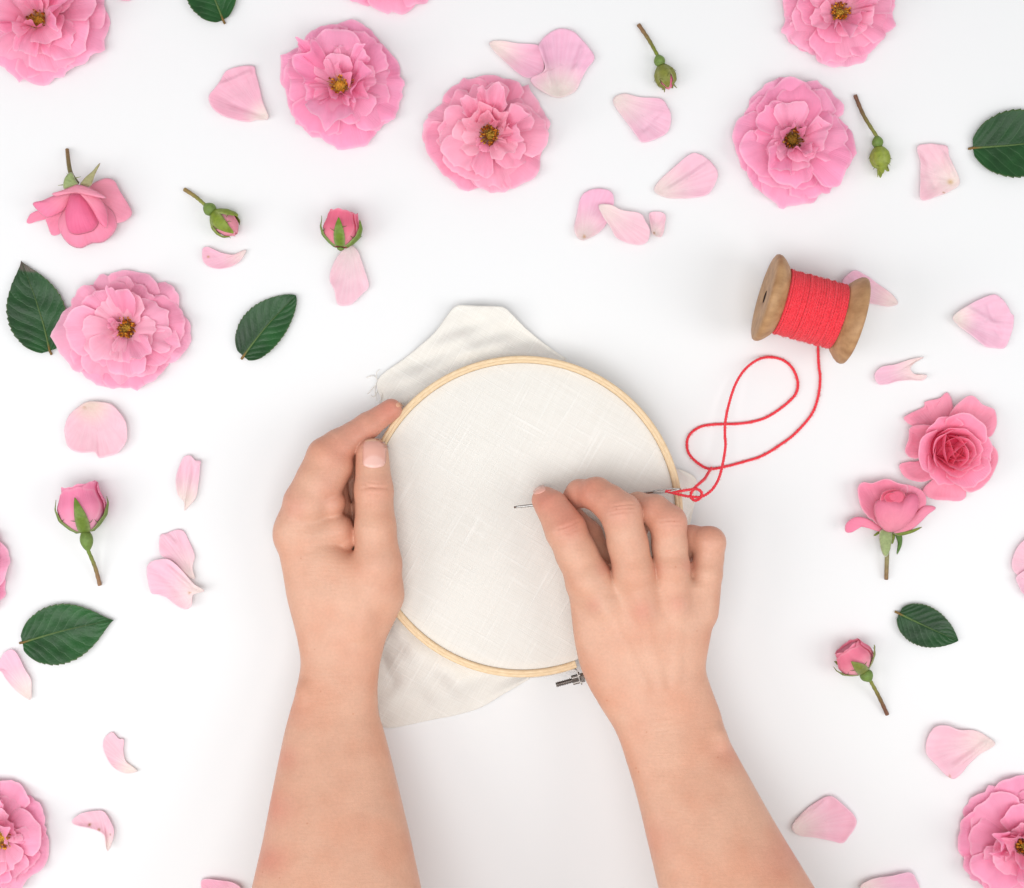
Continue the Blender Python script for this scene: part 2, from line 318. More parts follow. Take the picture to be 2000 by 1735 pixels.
# ------------------------------------------------------------------ arms and hands (implicit surface -> one continuous mesh each)
def smin(a, b, k):
    h = np.clip(.5+.5*(b-a)/k, 0, 1); return b*(1-h)+a*h-k*h*(1-h)
def cone(P, a, b, ra, rb):
    a = np.array(a, np.float32); b = np.array(b, np.float32); ba = b-a; pa = P-a
    t = np.clip((pa@ba)/np.dot(ba, ba), 0, 1); t = t.astype(np.float32)
    return np.linalg.norm(pa-t[..., None]*ba, axis=-1)-(ra+(rb-ra)*t)
def chain(P, nodes, k=7):
    d = None
    for (a, b) in zip(nodes[:-1], nodes[1:]):
        e = cone(P, a[:3], b[:3], a[3], b[3]); d = e if d is None else smin(d, e, k)
    return d
def nod(u, v, z, r):
    x, y, z = PX(u, v, z); return (x, y, z, r*(D-z)/D)
class Arm:
    def __init__(s, sections, fingers, extra=(), bumps=(), kp=18, top=14):
        # sections: (v, uL, uR, zc, hz)
        q = []
        for v, uL, uR, zc, hz in sections:
            f = (D-zc)/D; q.append(((v-867.5)*f, ((uL+uR)/2-1000)*f, (uR-uL)/2*f, zc, hz))
        q = np.array(q); yy = np.linspace(q[0, 0], q[-1, 0], 260)
        def sm(c):
            # smooth interpolation of the control values
            z = np.interp(yy, q[:, 0], q[:, c]); kern = np.hanning(13); kern /= kern.sum()
            zp = np.pad(z, 6, mode='reflect', reflect_type='odd'); return np.convolve(zp, kern, 'valid')
        s.y = yy; s.c = sm(1); s.w = sm(2); s.z = sm(3); s.h = sm(4)
        s.fing = fingers; s.extra = extra; s.bumps = bumps; s.kp = kp; s.top = top
    def palm(s, P):
        y = P[..., 1]; yc = np.clip(y, s.y[0], s.y[-1])
        c = np.interp(yc, s.y, s.c); w_ = np.interp(yc, s.y, s.w); z = np.interp(yc, s.y, s.z); h = np.interp(yc, s.y, s.h)
        t = s.top
        dx = (P[..., 0]-c)/w_; dz = (P[..., 2]-z)/h
        k0 = (np.abs(dx)**2.25+np.abs(dz)**2.25)**(1/2.25)+1e-6
        k1 = np.sqrt((dx/w_)**2+(dz/h)**2)+1e-6
        d = k0*(k0-1)/k1*1.0
        d = np.where(k0 < 1, np.maximum(d, -h), d)
        dy = np.abs(y-yc)
        d = np.sqrt(np.maximum(d+t, 0)**2+dy**2)-t+np.minimum(d+t, 0)
        for b in s.bumps: d = smin(d, chain(P, b[0], 8), b[1])
        return d
    def sdf(s, P):
        p = s.palm(P); tot = None
        for nodes, kj in s.fing:
            f = smin(p, chain(P, nodes, kj), s.kp)
            tot = f if tot is None else smin(tot, f, 3.0)
        for nodes, k in s.extra:
            tot = smin(tot, chain(P, nodes, 4), k)
        return tot
    def grid(s, lo, hi, h):
        ax = [np.arange(lo[i], hi[i]+h, h, dtype=np.float32) for i in range(3)]
        nx, ny, nz = map(len, ax)
        B = 8; Fv = np.full((-(-nx//B)*B, -(-ny//B)*B, -(-nz//B)*B), 50, np.float32)
        bx, by, bz = [q//B for q in Fv.shape]
        G = np.stack(np.meshgrid(*[lo[i]+(np.arange(n)*B+(B-1)/2)*h for i, n in enumerate((bx, by, bz))], indexing='ij'), -1).astype(np.float32)
        fc = s.sdf(G); near = np.argwhere(np.abs(fc) < B*h*1.7)
        sg = np.where(fc < 0, -50, 50).astype(np.float32)
        Fv[:] = np.repeat(np.repeat(np.repeat(sg, B, 0), B, 1), B, 2)
        loc = np.stack(np.meshgrid(*[np.arange(B)]*3, indexing='ij'), -1)
        for q in range(0, len(near), 400):
            nb = near[q:q+400]; I_ = nb[:, None, None, None]*B+loc[None]
            f = s.sdf((I_*h+np.array(lo)).astype(np.float32))
            Fv[I_[..., 0], I_[..., 1], I_[..., 2]] = f
        Fv = Fv[:nx, :ny, :nz]
        return ax, Fv
    def mesh(s, lo, hi, h):
        ax, Fv = s.grid(lo, hi, h)
        I = Fv < 0
        nx, ny, nz = Fv.shape
        cs = np.zeros((nx-1, ny-1, nz-1), np.int8)
        for a in (0, 1):
            for b in (0, 1):
                for c in (0, 1): cs += I[a:nx-1+a, b:ny-1+b, c:nz-1+c]
        act = (cs > 0) & (cs < 8); idx = -np.ones(act.shape, int); cells = np.argwhere(act); idx[act] = np.arange(len(cells))
        acc = np.zeros((len(cells), 3)); cnt = np.zeros(len(cells))
        cor = [(a, b, c) for a in (0, 1) for b in (0, 1) for c in (0, 1)]
        for i, A in enumerate(cor):
            for B in cor[i+1:]:
                if sum(abs(x-y) for x, y in zip(A, B)) != 1: continue
                fa = Fv[tuple((cells+A).T)]; fb = Fv[tuple((cells+B).T)]
                m = (fa < 0) != (fb < 0); t = np.where(m, fa/(fa-fb+1e-12), 0)
                pt = np.array(A)+(np.array(B)-np.array(A))*t[:, None]
                acc[m] += pt[m]; cnt[m] += 1
        V = (cells+acc/cnt[:, None])*h+np.array(lo)
        Fc = []
        for d in range(3):
            sl = [slice(None)]*3; s2 = [slice(None)]*3; sl[d] = slice(0, -1); s2[d] = slice(1, None)
            ch = I[tuple(sl)] != I[tuple(s2)]; e = np.argwhere(ch)
            o = [k for k in range(3) if k != d]
            ok = (e[:, o[0]] > 0) & (e[:, o[1]] > 0) & (e[:, o[0]] < Fv.shape[o[0]]-1) & (e[:, o[1]] < Fv.shape[o[1]]-1)
            e = e[ok]; q = []
            for (da, db) in ((-1, -1), (0, -1), (0, 0), (-1, 0)):
                f = e.copy(); f[:, o[0]] += da; f[:, o[1]] += db; q.append(idx[tuple(f.T)])
            q = np.stack(q, 1)
            ins = I[tuple(e.T)]
            if d == 1: ins = ~ins
            q[~ins] = q[~ins][:, ::-1]
            Fc.append(q)
        Fc = np.vstack(Fc)
        V = V.astype(np.float64)
        for _ in range(3):
            g, f = s.grad(V); n2 = (g*g).sum(1)+1e-6
            V -= g*(np.clip(f/n2, -2, 2))[:, None]
        return V, Fc
    def grad(s, V, e=1.2):
        P = V.astype(np.float32)
        f = s.sdf(P); g = np.stack([s.sdf(P+np.eye(3, dtype=np.float32)[k]*e)-s.sdf(P-np.eye(3, dtype=np.float32)[k]*e) for k in range(3)], 1)/(2*e)
        return g, f
    def top_z(s, X, Y, z0=300):
        z = np.full(len(X), float(z0))
        for _ in range(60): z -= .8*s.sdf(np.stack([X, Y, z], 1).astype(np.float32))
        return z

def to_px(V):
    f = D/(D-V[:, 2]); return V[:, 0]*f+1000, V[:, 1]*f+867.5
def build_arm(arm, lo, hi, h, parent, label, creases, blush_shade, base):
    V, F = arm.mesh(lo, hi, h)
    g, _ = arm.grad(V); n = g/(np.linalg.norm(g, axis=1)[:, None]+1e-6)
    u, v = to_px(V); up = np.clip(n[:, 2]*1.6, 0, 1)
    disp = np.zeros(len(V))
    for (x0, y0, x1, y1, dep, wd, bend) in creases:
        dx, dy = x1-x0, y1-y0; L = math.hypot(dx, dy)
        t = ((u-x0)*dx+(v-y0)*dy)/L/L; dd = ((u-x0)*dy-(v-y0)*dx)/L - bend*4*t*(1-t)
        disp -= dep*np.exp(-(dd/wd)**2)*smooth((t+.15)/.3)*smooth((1.15-t)/.3)*up
    V = V+n*disp[:, None]
    rs = random.Random(5); nf = wob(rs, 5, .018)
    C = np.tile(np.array(base), (len(V), 1)); mot = nf(u, v)*.5
    C = C*(1+.02*mot[:, None]*np.array([.4, 1, 1.2]))
    for (bu, bv, br, am) in blush_shade:
        k = am*np.exp(-((u-bu)**2+(v-bv)**2)/br**2)
        C = C*(1-k[:, None]*np.array([.07, .42, .38]))  # knuckle and fingertip flush, plus finger shading painted into the skin colour
    o = mk('arm', V, [tuple(f) for f in F.tolist()], M_skin, parent, col=C)
    o['label'] = label
    bm = bmesh.new(); bm.from_mesh(o.data); bmesh.ops.recalc_face_normals(bm, faces=bm.faces); bm.to_mesh(o.data); bm.free()
    o.data.polygons.foreach_set('use_smooth', [True]*len(o.data.polygons))
    return o
def nail(arm, parent, cu, cv, hw, hl, ang, zs, colfn, lift=1.0, name='fingernail'):
    nu, nv = 15, 19; ca, sa = math.cos(ang), math.sin(ang)
    V = []; C = []
    X = []; Y = []
    f = (D-zs)/D
    for j in range(nv):
        b = -1+2*j/(nv-1)      # -1 = free edge, 1 = cuticle
        for i in range(nu):
            a = -1+2*i/(nu-1)
            wd = (1-max(0, b-.6)**2*.9)*(1-max(0, -b-.6)**2*1.2)
            uu = a*hw*wd; vv = b*hl*(1-(.18 if b > 0 else .10)*abs(b)*a*a)
            X.append((cu+uu*ca-vv*sa-1000)*f); Y.append((cv+uu*sa+vv*ca-867.5)*f); C.append(colfn(a, b))
            V.append((a, b))
    X = np.array(X); Y = np.array(Y); z = arm.top_z(X, Y); ab = np.array(V)
    e = np.maximum(np.abs(ab[:, 0]), np.where(ab[:, 1] > 0, ab[:, 1], 0))
    z = z+lift*(1-smooth((e-.8)/.2)*1.6)
    o = mk(name, np.stack([X, Y, z], 1), grid_faces(nv, nu), M_nail, parent, col=np.array(C), solid=.8)
    return o

person = thing('person', PX(1000, 1700, 100), 'person seen as two bare forearms, one hand gripping the hoop, the other holding a needle', 'person')
skin = lin(211, 163, 138)
rfing = [
    ([nod(1189, 1200, 172, 36), nod(1150, 1132, 178, 44), nod(1126, 1082, 177, 39.5), nod(1104, 1034, 180, 39.5), nod(1092, 1012, 172, 34), nod(1078, 990, 163, 31), nod(1065, 977, 152, 26.5)], 9),
    ([nod(1258, 1200, 182, 36), nod(1238, 1120, 190, 40.5), nod(1226, 1062, 190, 38.5), nod(1213, 1003, 198, 39.5), nod(1190, 982, 186, 34), nod(1165, 965, 170, 31.5), nod(1132, 964, 142, 26), nod(1122, 972, 132, 23)], 9),
    ([nod(1318, 1195, 176, 34), nod(1311, 1110, 182, 36), nod(1308, 1066, 179, 34), nod(1305, 1022, 184, 35.5), nod(1278, 998, 172, 31), nod(1246, 990, 150, 27.5), nod(1245, 1030, 120, 23)], 8),
    ([nod(1372, 1195, 160, 30), nod(1380, 1120, 161, 30), nod(1384, 1090, 158, 28.5), nod(1386, 1060, 161, 30.5), nod(1350, 1052, 140, 25), nod(1335, 1085, 118, 22)], 8),
    ([nod(1195, 1230, 130, 36), nod(1180, 1120, 116, 32), nod(1147, 1045, 112, 28), nod(1100, 990, 104, 21)], 10),
]
rsec = [(1150, 1112, 1396, 162, 42), (1184, 1116, 1396, 164, 46), (1214, 1119, 1391, 165, 47), (1254, 1124, 1384, 164, 49), (1291, 1132, 1377, 163, 50),
        (1311, 1138, 1376, 162, 50), (1341, 1151, 1386, 162, 50), (1388, 1179, 1404, 165, 50), (1418, 1199, 1412, 169, 51), (1446, 1212, 1422, 174, 53),
        (1490, 1226, 1446, 182, 58), (1535, 1240, 1471, 192, 66), (1585, 1253, 1499, 205, 75), (1633, 1264, 1527, 218, 84), (1683, 1276, 1558, 232, 92),
        (1735, 1288, 1590, 248, 100), (1900, 1330, 1690, 300, 118), (2150, 1390, 1830, 380, 135)]
rbump = [([nod(1182, 1178, 196, 17), nod(1185, 1186, 196, 17)], 16), ([nod(1255, 1180, 202, 18), nod(1257, 1190, 201, 18)], 15), ([nod(1322, 1178, 196, 16), nod(1323, 1186, 195, 16)], 15),
         ([nod(1258, 1200, 201, 6), nod(1290, 1340, 203, 5)], 14), ([nod(1190, 1200, 198, 6), nod(1262, 1340, 204, 5)], 14), ([nod(1325, 1200, 196, 6), nod(1318, 1330, 202, 5)], 14),
         ([nod(1398, 1440, 196, 16), nod(1400, 1450, 197, 16)], 18)]
R = Arm(rsec, rfing, bumps=rbump)
cr = []
for k, dv in enumerate((-7, 0, 7)): cr.append((1190, 998+dv, 1240, 992+dv, 1.5, 1.8, 2))
for k, dv in enumerate((-5, 3, 10)): cr.append((1086, 1040+dv, 1132, 1022+dv, 1.6, 1.8, -2))
for dv in (-4, 4): cr.append((1288, 1024+dv, 1332, 1022+dv, 1.2, 1.9, 2))
for dv in (0, 14, 24): cr.append((1225, 1432+dv, 1320, 1412+dv*.8, .25, 2.4, 3))
rarm = build_arm(R, (10, 40, 60), (760, 1200, 540), 2.6, person, 'right forearm and hand pinching the needle, fingers curled',
    cr, [(1060, 975, 32, .65), (1110, 1030, 34, .45), (1140, 955, 38, .5), (1214, 1000, 32, .35), (1310, 1015, 34, .38), (1270, 985, 25, .35), (1390, 1055, 32, .25),
         (1160, 1182, 14, .35), (1255, 1195, 22, .45), (1325, 1180, 18, .35), (1180, 1110, 16, .4), (1285, 1112, 14, .3), (1345, 1105, 14, .4), (1100, 1000, 40, .3), (1190, 985, 40, .25), (1340, 1020, 24, .2), (1425, 1470, 30, .3), (1270, 1640, 40, .3), (1530, 1680, 50, .35), (1245, 1060, 20, .1)], skin)
nail(R, rarm, 1053, 957, 12, 7, -.35, 170, lambda a, b: lin(228, 172, 156), lift=.6)

lfing = [
    ([nod(578, 1045, 100, 40), nod(600, 985, 112, 46), nod(640, 893, 112, 40), nod(662, 872, 108, 33), nod(718, 832, 92, 25), nod(764, 800, 80, 21)], 8),
    ([nod(742, 1160, 110, 46), nod(737, 1100, 122, 46), nod(733, 1030, 126, 39), nod(730, 958, 122, 36.5), nod(727, 888, 114, 32)], 10),
    ([nod(575, 1050, 75, 36), nod(628, 935, 60, 30), nod(700, 900, 32, 22), nod(800, 905, 20, 17)], 8),
    ([nod(580, 1080, 66, 32), nod(618, 990, 45, 26), nod(700, 985, 25, 19), nod(790, 990, 18, 16)], 8),
    ([nod(590, 1110, 60, 30), nod(640, 1060, 36, 22), nod(720, 1060, 20, 17), nod(780, 1060, 16, 14)], 8),
]
lsec = [(1035, 548, 632, 96, 40), (1060, 543, 665, 98, 45), (1085, 548, 700, 100, 48), (1100, 551, 745, 100, 50), (1127, 556, 776, 101, 52), (1166, 562, 783, 103, 52), (1205, 572, 774, 104, 50),
        (1227, 578, 762, 105, 48), (1253, 584, 750, 106, 46), (1282, 589, 744, 108, 45), (1300, 590, 739, 110, 45), (1348, 581, 735, 118, 46), (1395, 567, 737, 128, 49),
        (1429, 558, 748, 136, 54), (1482, 547, 762, 150, 64), (1552, 533, 779, 170, 77), (1636, 517, 799, 195, 90), (1735, 494, 820, 226, 104), (1900, 455, 850, 285, 120), (2150, 405, 890, 370, 135)]
lbump = [([nod(573, 1022, 108, 27), nod(570, 1034, 104, 28)], 30), ([nod(722, 1110, 142, 12), nod(705, 1230, 138, 12)], 26),
         ([nod(600, 1350, 140, 14), nod(604, 1360, 142, 14)], 18)]
lextra = [([nod(628, 940, 112, 46), nod(650, 908, 108, 41)], 8), ([nod(600, 984, 114, 38), nod(645, 983, 112, 30)], 5), ([nod(605, 1045, 112, 40), nod(660, 1036, 108, 31), nod(672, 1052, 104, 25)], 9), ([nod(725, 1080, 62, 30), nod(716, 990, 62, 27), nod(716, 930, 62, 24)], 8), ([nod(688, 905, 28, 22), nod(692, 1010, 28, 22)], 8), ([nod(636, 930, 70, 40), nod(650, 990, 66, 34), nod(660, 1040, 60, 34)], 8)]  # palm folds, plus added hidden capsules that keep the thumb gap dark
Lh = Arm(lsec, lfing, extra=lextra, bumps=lbump)
cr = [(712, 946, 762, 949, 1.3, 2.2, -5), (706, 955, 764, 956, 1.5, 2.2, 4), (716, 939, 758, 940, .7, 2, -4), (712, 966, 760, 972, .6, 2, 3), (645, 848, 660, 862, .8, 2, 1), (655, 868, 668, 846, .6, 2, 1)]

larm = build_arm(Lh, (-520, 60-170, 0), (10, 1200, 520), 2.6, person, 'left forearm and hand gripping the hoop with the thumb on top',
    cr, [(760, 800, 40, .75), (700, 840, 35, .45), (660, 880, 40, .4), (735, 860, 22, .3), (735, 955, 34, .3), (640, 950, 30, .25), (575, 990, 26, .4), (650, 985, 22, .25), (670, 1040, 28, .15),
         (557, 1480, 28, .4), (540, 1580, 34, .5), (528, 1680, 34, .55), (580, 1400, 26, .2), (740, 1110, 40, .1)], skin)
def ncol(a, b):
    lun = smooth((.72-math.hypot(a*.75, (1-b)*.85)+.1)/.16)
    c = lin(220, 166, 150)*(1-lun)+lin(230, 184, 172)*lun
    fe = float(smooth((-b-.78)/.1)); return c*(1-fe)+lin(236, 200, 168)*fe
nail(Lh, larm, 730, 886, 22.5, 29.5, 0.0, 145, ncol, lift=1.3)
nail(Lh, larm, 781, 788, 4.5, 9, .9, 98, lambda a, b: lin(222, 168, 138), lift=.5)

# ------------------------------------------------------------------ embroidery hoop, linen
HC = PX(1020, 1009, 72); HR = 314*(D-72)/D; ZB, ZT = 40, 78
def hoop():
    t = thing('embroidery_hoop', (HC[0], HC[1], ZB), 'round wooden embroidery hoop held between the two hands', 'embroidery hoop')
    ro, ri = HR, HR-13.8
    prof = [(ri+.6, ZB), (ro-.6, ZB), (ro, ZB+1.5), (ro, ZT-3.5), (ro-1.0, ZT-1.3), (ro-3, ZT-.3), (ro-6.8, ZT), (ro-7.4, ZT-.9), (ro-8.0, ZT), (ri+3, ZT-.3), (ri+1, ZT-1.3), (ri, ZT-3.5), (ri, ZB+1.5)]
    a0, a1 = math.radians(70.0), math.radians(61.5)     # the split, near the screw
    A = np.linspace(a0, a1+2*math.pi, 241); n = len(prof); V = []; UV = []
    for i, a in enumerate(A):
        for j, (r, z) in enumerate(prof):
            V.append((HC[0]+r*math.cos(a), HC[1]+r*math.sin(a), z)); UV.append((i/24*.5, j/4.))
    F = grid_faces(len(A), n, True)+[tuple(range(n))[::-1], tuple(range((len(A)-1)*n, len(A)*n))]
    mk('outer_ring', V, F, M_hoop, t, uv=UV)
    ro2, ri2 = ri-3, ri-15
    prof = [(ri2, ZB), (ro2, ZB), (ro2, ZT-9), (ri2, ZT-9)]; V = []; UV = []
    A = np.arange(180)*2*math.pi/180
    for i, a in enumerate(A):
        for j, (r, z) in enumerate(prof): V.append((HC[0]+r*math.cos(a), HC[1]+r*math.sin(a), z)); UV.append((i/20., j/4.))
    n = 4; F = [(i*n+j, ((i+1) % 180)*n+j, ((i+1) % 180)*n+(j+1) % n, i*n+(j+1) % n) for i in range(180) for j in range(n)]
    mk('inner_ring', V, F, M_hoop, t, uv=UV, smooth=False)
    # bracket: thin strip following the ring, then bent outwards
    def strip(path, zlo, zhi, th):
        P = np.array(path, float); T = np.gradient(P, axis=0); T /= np.linalg.norm(T, axis=1)[:, None]; Nn = np.stack([-T[:, 1], T[:, 0]], 1)
        V = []
        for p, q in zip(P, Nn):
            for s_, z in ((1, zlo), (1, zhi), (-1, zhi), (-1, zlo)): V.append((p[0]+q[0]*th*s_, p[1]+q[1]*th*s_, z))
        m = len(P); return V, grid_faces(m, 4, True)+[(3, 2, 1, 0), tuple(range((m-1)*4, m*4))]
    for (sa, ea, sg) in ((87.5, 71.8, 1), (48, 60, -1)):
        pts = [(HC[0]+(ro+1.4+.04*abs(i-8)*(i < 4))*math.cos(math.radians(sa+(ea-sa)*i/12)), HC[1]+(ro+1.4)*math.sin(math.radians(sa+(ea-sa)*i/12))) for i in range(13)]
        e = np.array(pts[-1]); d = e-np.array(pts[-2]); d /= np.linalg.norm(d); o_ = np.array([-d[1], d[0]])*(1 if sg > 0 else -1)
        pts += [tuple(e+d*3+o_*.8), tuple(e+d*5.5+o_*3), tuple(e+d*6.6+o_*7), tuple(e+d*7+o_*30)]
        V, F = strip(pts, ZB+6, ZT-6, .9); b = mk('bracket', V, F, M_steel, t, smooth=False)
        pts_end = e+d*7+o_*19
        if sg > 0: E = pts_end
    # threaded screw with a knurled collar
    a = np.array(PX(1086, 1338, 62)); b = np.array(PX(1180, 1312, 62)); dr = (b-a)/np.linalg.norm(b-a)
    n = 150; L = np.linalg.norm(b-a); ss = np.linspace(0, L, n)
    rr = 4.6+.9*np.sin(ss*2*math.pi/3.4); rr[0] = 3.2
    V, F = tube_arrays(a+dr*ss[:, None], rr, 12); sc_ = mk('screw', V, F, M_steel, t)
    m = MB(); p0 = a+dr*32
    for (s0, s1, r, seg) in ((32, 46, 9.2, 18), (46.3, 49, 12.5, 18), (49.3, 56, 9, 6)):
        V, F = tube_arrays([a+dr*s0, a+dr*(s0+.1), a+dr*(s1-.1), a+dr*s1], [r-1, r, r, r-1], seg*2)
        V = np.array(V).reshape(4, seg*2, 3); cc = V.mean(1, keepdims=True)
        if seg == 18: V[:, ::2] = cc+(V[:, ::2]-cc)*.88
        m.add(V.reshape(-1, 3), F)
    mk('nut', np.vstack(m.V), m.F, M_steel, sc_, smooth=False)
hoop()

def linen():
    rs = random.Random(3); nf = wob(rs, 5, .02)
    t = thing('linen_cloth', (HC[0], HC[1], 40), 'cream linen cloth stretched in the wooden hoop with loose corners spilling out', 'cloth')
    # stretched panel
    V = []; r0 = HR-14.3; nr, na = 40, 160
    for i in range(nr):
        for j in range(na):
            r = r0*i/(nr-1); a = 2*math.pi*j/na
            x, y = r*math.cos(a), r*math.sin(a); q = i/(nr-1)
            z = ZT-6+1.6*nf(x, y)*(1-q**3)-(1.0*smooth((q-.985)/.015))
            V.append((HC[0]+x, HC[1]+y, z))
    mk('stretched_panel', V, grid_faces(nr, na, True), M_linen, t)
    # flaps: strips from under the ring out to a traced edge
    def flap(a0, a1, edge, lab=None, zin=ZB+3, zout=3, seed=1, name='loose_flap', drop=None, wav=3.0):
        rr = random.Random(seed); w2 = wob(rr, 5, .03); nu, nv = 60, 34
        E = catmull([PX(u, v, 6)[:2] for u, v in edge], nu, closed=False); V = []
        for i in range(nv):
            q = i/(nv-1)
            for j in range(nu):
                a = math.radians(a0+(a1-a0)*j/(nu-1)); p = np.array([HC[0]+(HR-8)*math.cos(a), HC[1]+(HR-8)*math.sin(a)])
                e = E[j]; x, y = p+(e-p)*q
                L = np.linalg.norm(e-p)
                zo = zout+(0 if drop is None else drop(j/(nu-1)))
                fall = smooth(q*1.15)
                z = zin*(1-fall)+zo*fall+ (w2(x, y)*wav)*smooth(min(q, 1)*3)*(1-.55*q)*min(1, L/60)
                V.append((x, y, max(z, 1.2)))
        return mk(name, V, grid_faces(nv, nu), M_linen, t, solid=.9)
    flap(208, 285, [(760, 830), (748, 790), (738, 742), (790, 700), (845, 655), (875, 616), (889, 601), (896, 598), (935, 600), (978, 601), (990, 606), (1030, 645), (1075, 680), (1105, 700)], seed=4, drop=lambda s: 24*math.exp(-((s-.66)/.25)**2), wav=13)
    flap(160, 86, [(740, 1180), (728, 1260), (732, 1345), (738, 1385), (752, 1422), (840, 1408), (925, 1388), (985, 1355), (1038, 1325)], seed=9, wav=12)
    flap(-18, 12, [(1318, 915), (1340, 922), (1359, 937), (1357, 975), (1350, 1010), (1340, 1060)], seed=5, zout=14, wav=1)
    # frayed threads at the corner
    m = MB()
    for (p, r) in ((((738, 742), (728, 734), (716, 738)), 0), (((738, 742), (732, 760), (736, 785)), 0), (((742, 752), (746, 772), (738, 795)), 0), (((740, 748), (728, 758), (718, 770)), 0),
                   (((745, 760), (752, 772), (770, 778)), 0), (((736, 742), (735, 730), (741, 722)), 0), (((742, 756), (730, 775), (724, 772)), 0), (((748, 770), (750, 790), (744, 804)), 0)):
        P = catmull([PX(u, v, 4) for u, v in p], 14, closed=False); V, F = tube_arrays(P, .75, 5); m.add(V, F)
    mk('frayed_thread', np.vstack(m.V), m.F, M_linen, t)
linen()

# ------------------------------------------------------------------ needle, spool, thread
def needle():
    t = thing('needle', PX(1168, 973, 118), 'long steel sewing needle pinched by the right hand', 'needle')
    a = np.array(PX(1004, 991, 108)); b = np.array(PX(1332, 955, 140)); d = b-a; L = np.linalg.norm(d); d /= L
    side = np.cross(d, [0, 0, 1]); side /= np.linalg.norm(side)
    q = np.array([0, 8, 30, 80, 160, 210, 262]); r = np.array([2.1, 2.4, 2.6, 2.7, 2.7, 2.7, 2.5])
    V, F = tube_arrays(a+d*q[:, None], r, 10); mk('shaft', V, F, M_needle, t)
    loop = [a+d*258]; n = 12
    for s_ in (1, -1):
        pts = [a+d*(256+L_*(L-258))+side*s_*2.9*math.sin(math.pi*min(1, L_*1.0)**.8)+np.array([0, 0, 0]) for L_ in np.linspace(0, 1, 14)]
        loop.append(pts)
    m = MB()
    for pts in loop[1:]:
        V, F = tube_arrays(np.array(pts), np.linspace(1.6, 1.2, 14), 8); m.add(V, F)
    mk('eye', np.vstack(m.V), m.F, M_needle, t)
needle()

def spool():
    cx, cy, cz = PX(1582, 604, 86)
    t = thing('thread_spool', (cx, cy, 0), 'wooden spool wound with coral red thread lying on its side', 'thread spool')
    ax = np.array([math.cos(math.radians(15.2)), math.sin(math.radians(15.2)), 0]); pe = np.array([-ax[1], ax[0], 0]); up = np.array([0, 0, 1.])
    C = np.array([cx, cy, 85])
    def lathe(prof, seg=64, closed=True):
        V = []; an = np.arange(seg)*2*math.pi/seg
        for s_, r in prof:
            for a in an: V.append(C+ax*s_+pe*r*math.cos(a)+up*r*math.sin(a))
        return np.array(V), grid_faces(len(prof), seg, True)
    f = [(92, 12), (93, 14), (93.6, 22), (95, 60), (94.5, 78), (92, 83), (88, 84.5), (82, 83.5), (74, 78), (64, 68), (58, 58), (56, 30), (56, 12), (92, 12)]
    for sg in (1, -1):
        V, F = lathe([(sg*s_*.955, r) for s_, r in f])
        if sg < 0: F = [tuple(reversed(x)) for x in F]
        mk('flange', V, F, M_spool, t)
    V, F = lathe([(-60, 5.8), (-60, 26), (60, 26), (60, 5.8), (-60, 5.8)], 32); mk('core', V, F, M_spool, t)
    for sg in (1, -1):
        V, F = lathe([(sg*88.5, .5), (sg*88.5, 12)], 24); mk('bore_shade', V, F, M_dark, t, col=np.tile([.03, .015, .01], (len(V), 1)))  # near-black disc closing the hole, painting the shade inside it
    # the winding: one long helix of thread on a wound body
    m = MB(); rs = random.Random(2)
    prof = [(-59+118*i/60, 60) for i in range(61)]; prof = [(-59.5, 20)]+prof+[(59.5, 20)]
    V, F = lathe(prof, 48); m.add(V, F)
    turns = 25; n = turns*64; tt = np.arange(n)/64.0
    s_ = -56+112*tt/turns; rr = 60.3+.9*np.sin(tt*1.7)+.7*np.sin(tt*6.28*.37+1)
    sh = 1.6*np.sin(tt*2*math.pi*1.0+.5)+1.0*np.sin(tt*.9)
    P = C+ax*(s_+sh)[:, None]+pe*(rr*np.cos(tt*2*math.pi))[:, None]+up*(rr*np.sin(tt*2*math.pi))[:, None]
    T = np.gradient(P, axis=0); T /= np.linalg.norm(T, axis=1)[:, None]; Rr = P-(C+ax*((P-C)@ax)[:, None]); Rr /= np.linalg.norm(Rr, axis=1)[:, None]; B = np.cross(T, Rr)
    # refine and twist two plies
    k = 3; idx = np.linspace(0, n-1, n*k); I = lambda A: np.stack([np.interp(idx, np.arange(n), A[:, c]) for c in range(3)], 1)
    P2, R2, B2 = I(P), I(Rr), I(B); dist = np.r_[0, np.cumsum(np.linalg.norm(np.diff(P2, axis=0), axis=1))]
    for ph in (0, math.pi):
        a = dist*2*math.pi/11+ph
        V, F = tube_arrays(P2+R2*(1.15*np.cos(a))[:, None]+B2*(1.15*np.sin(a))[:, None], 1.75, 6); m.add(V, F)
    # stray fibres
    for _ in range(240):
        a = rs.uniform(0, math.pi*2); s0 = rs.uniform(-57, 57); r0 = 62.5
        p = C+ax*s0+pe*r0*math.cos(a)+up*r0*math.sin(a); n_ = (p-C-ax*s0)/r0
        q = [p, p+n_*rs.uniform(1, 2.6)+ax*rs.uniform(-4, 4)+np.cross(n_, ax)*rs.uniform(-5, 5)]; q.append(q[1]+ax*rs.uniform(-4, 4)+np.cross(n_, ax)*rs.uniform(-5, 5)-n_*rs.uniform(0, 1.5))
        V, F = tube_arrays(q, .28, 4); m.add(V, F)
    mk('wound_thread', np.vstack(m.V), m.F, M_thread, t)
spool()

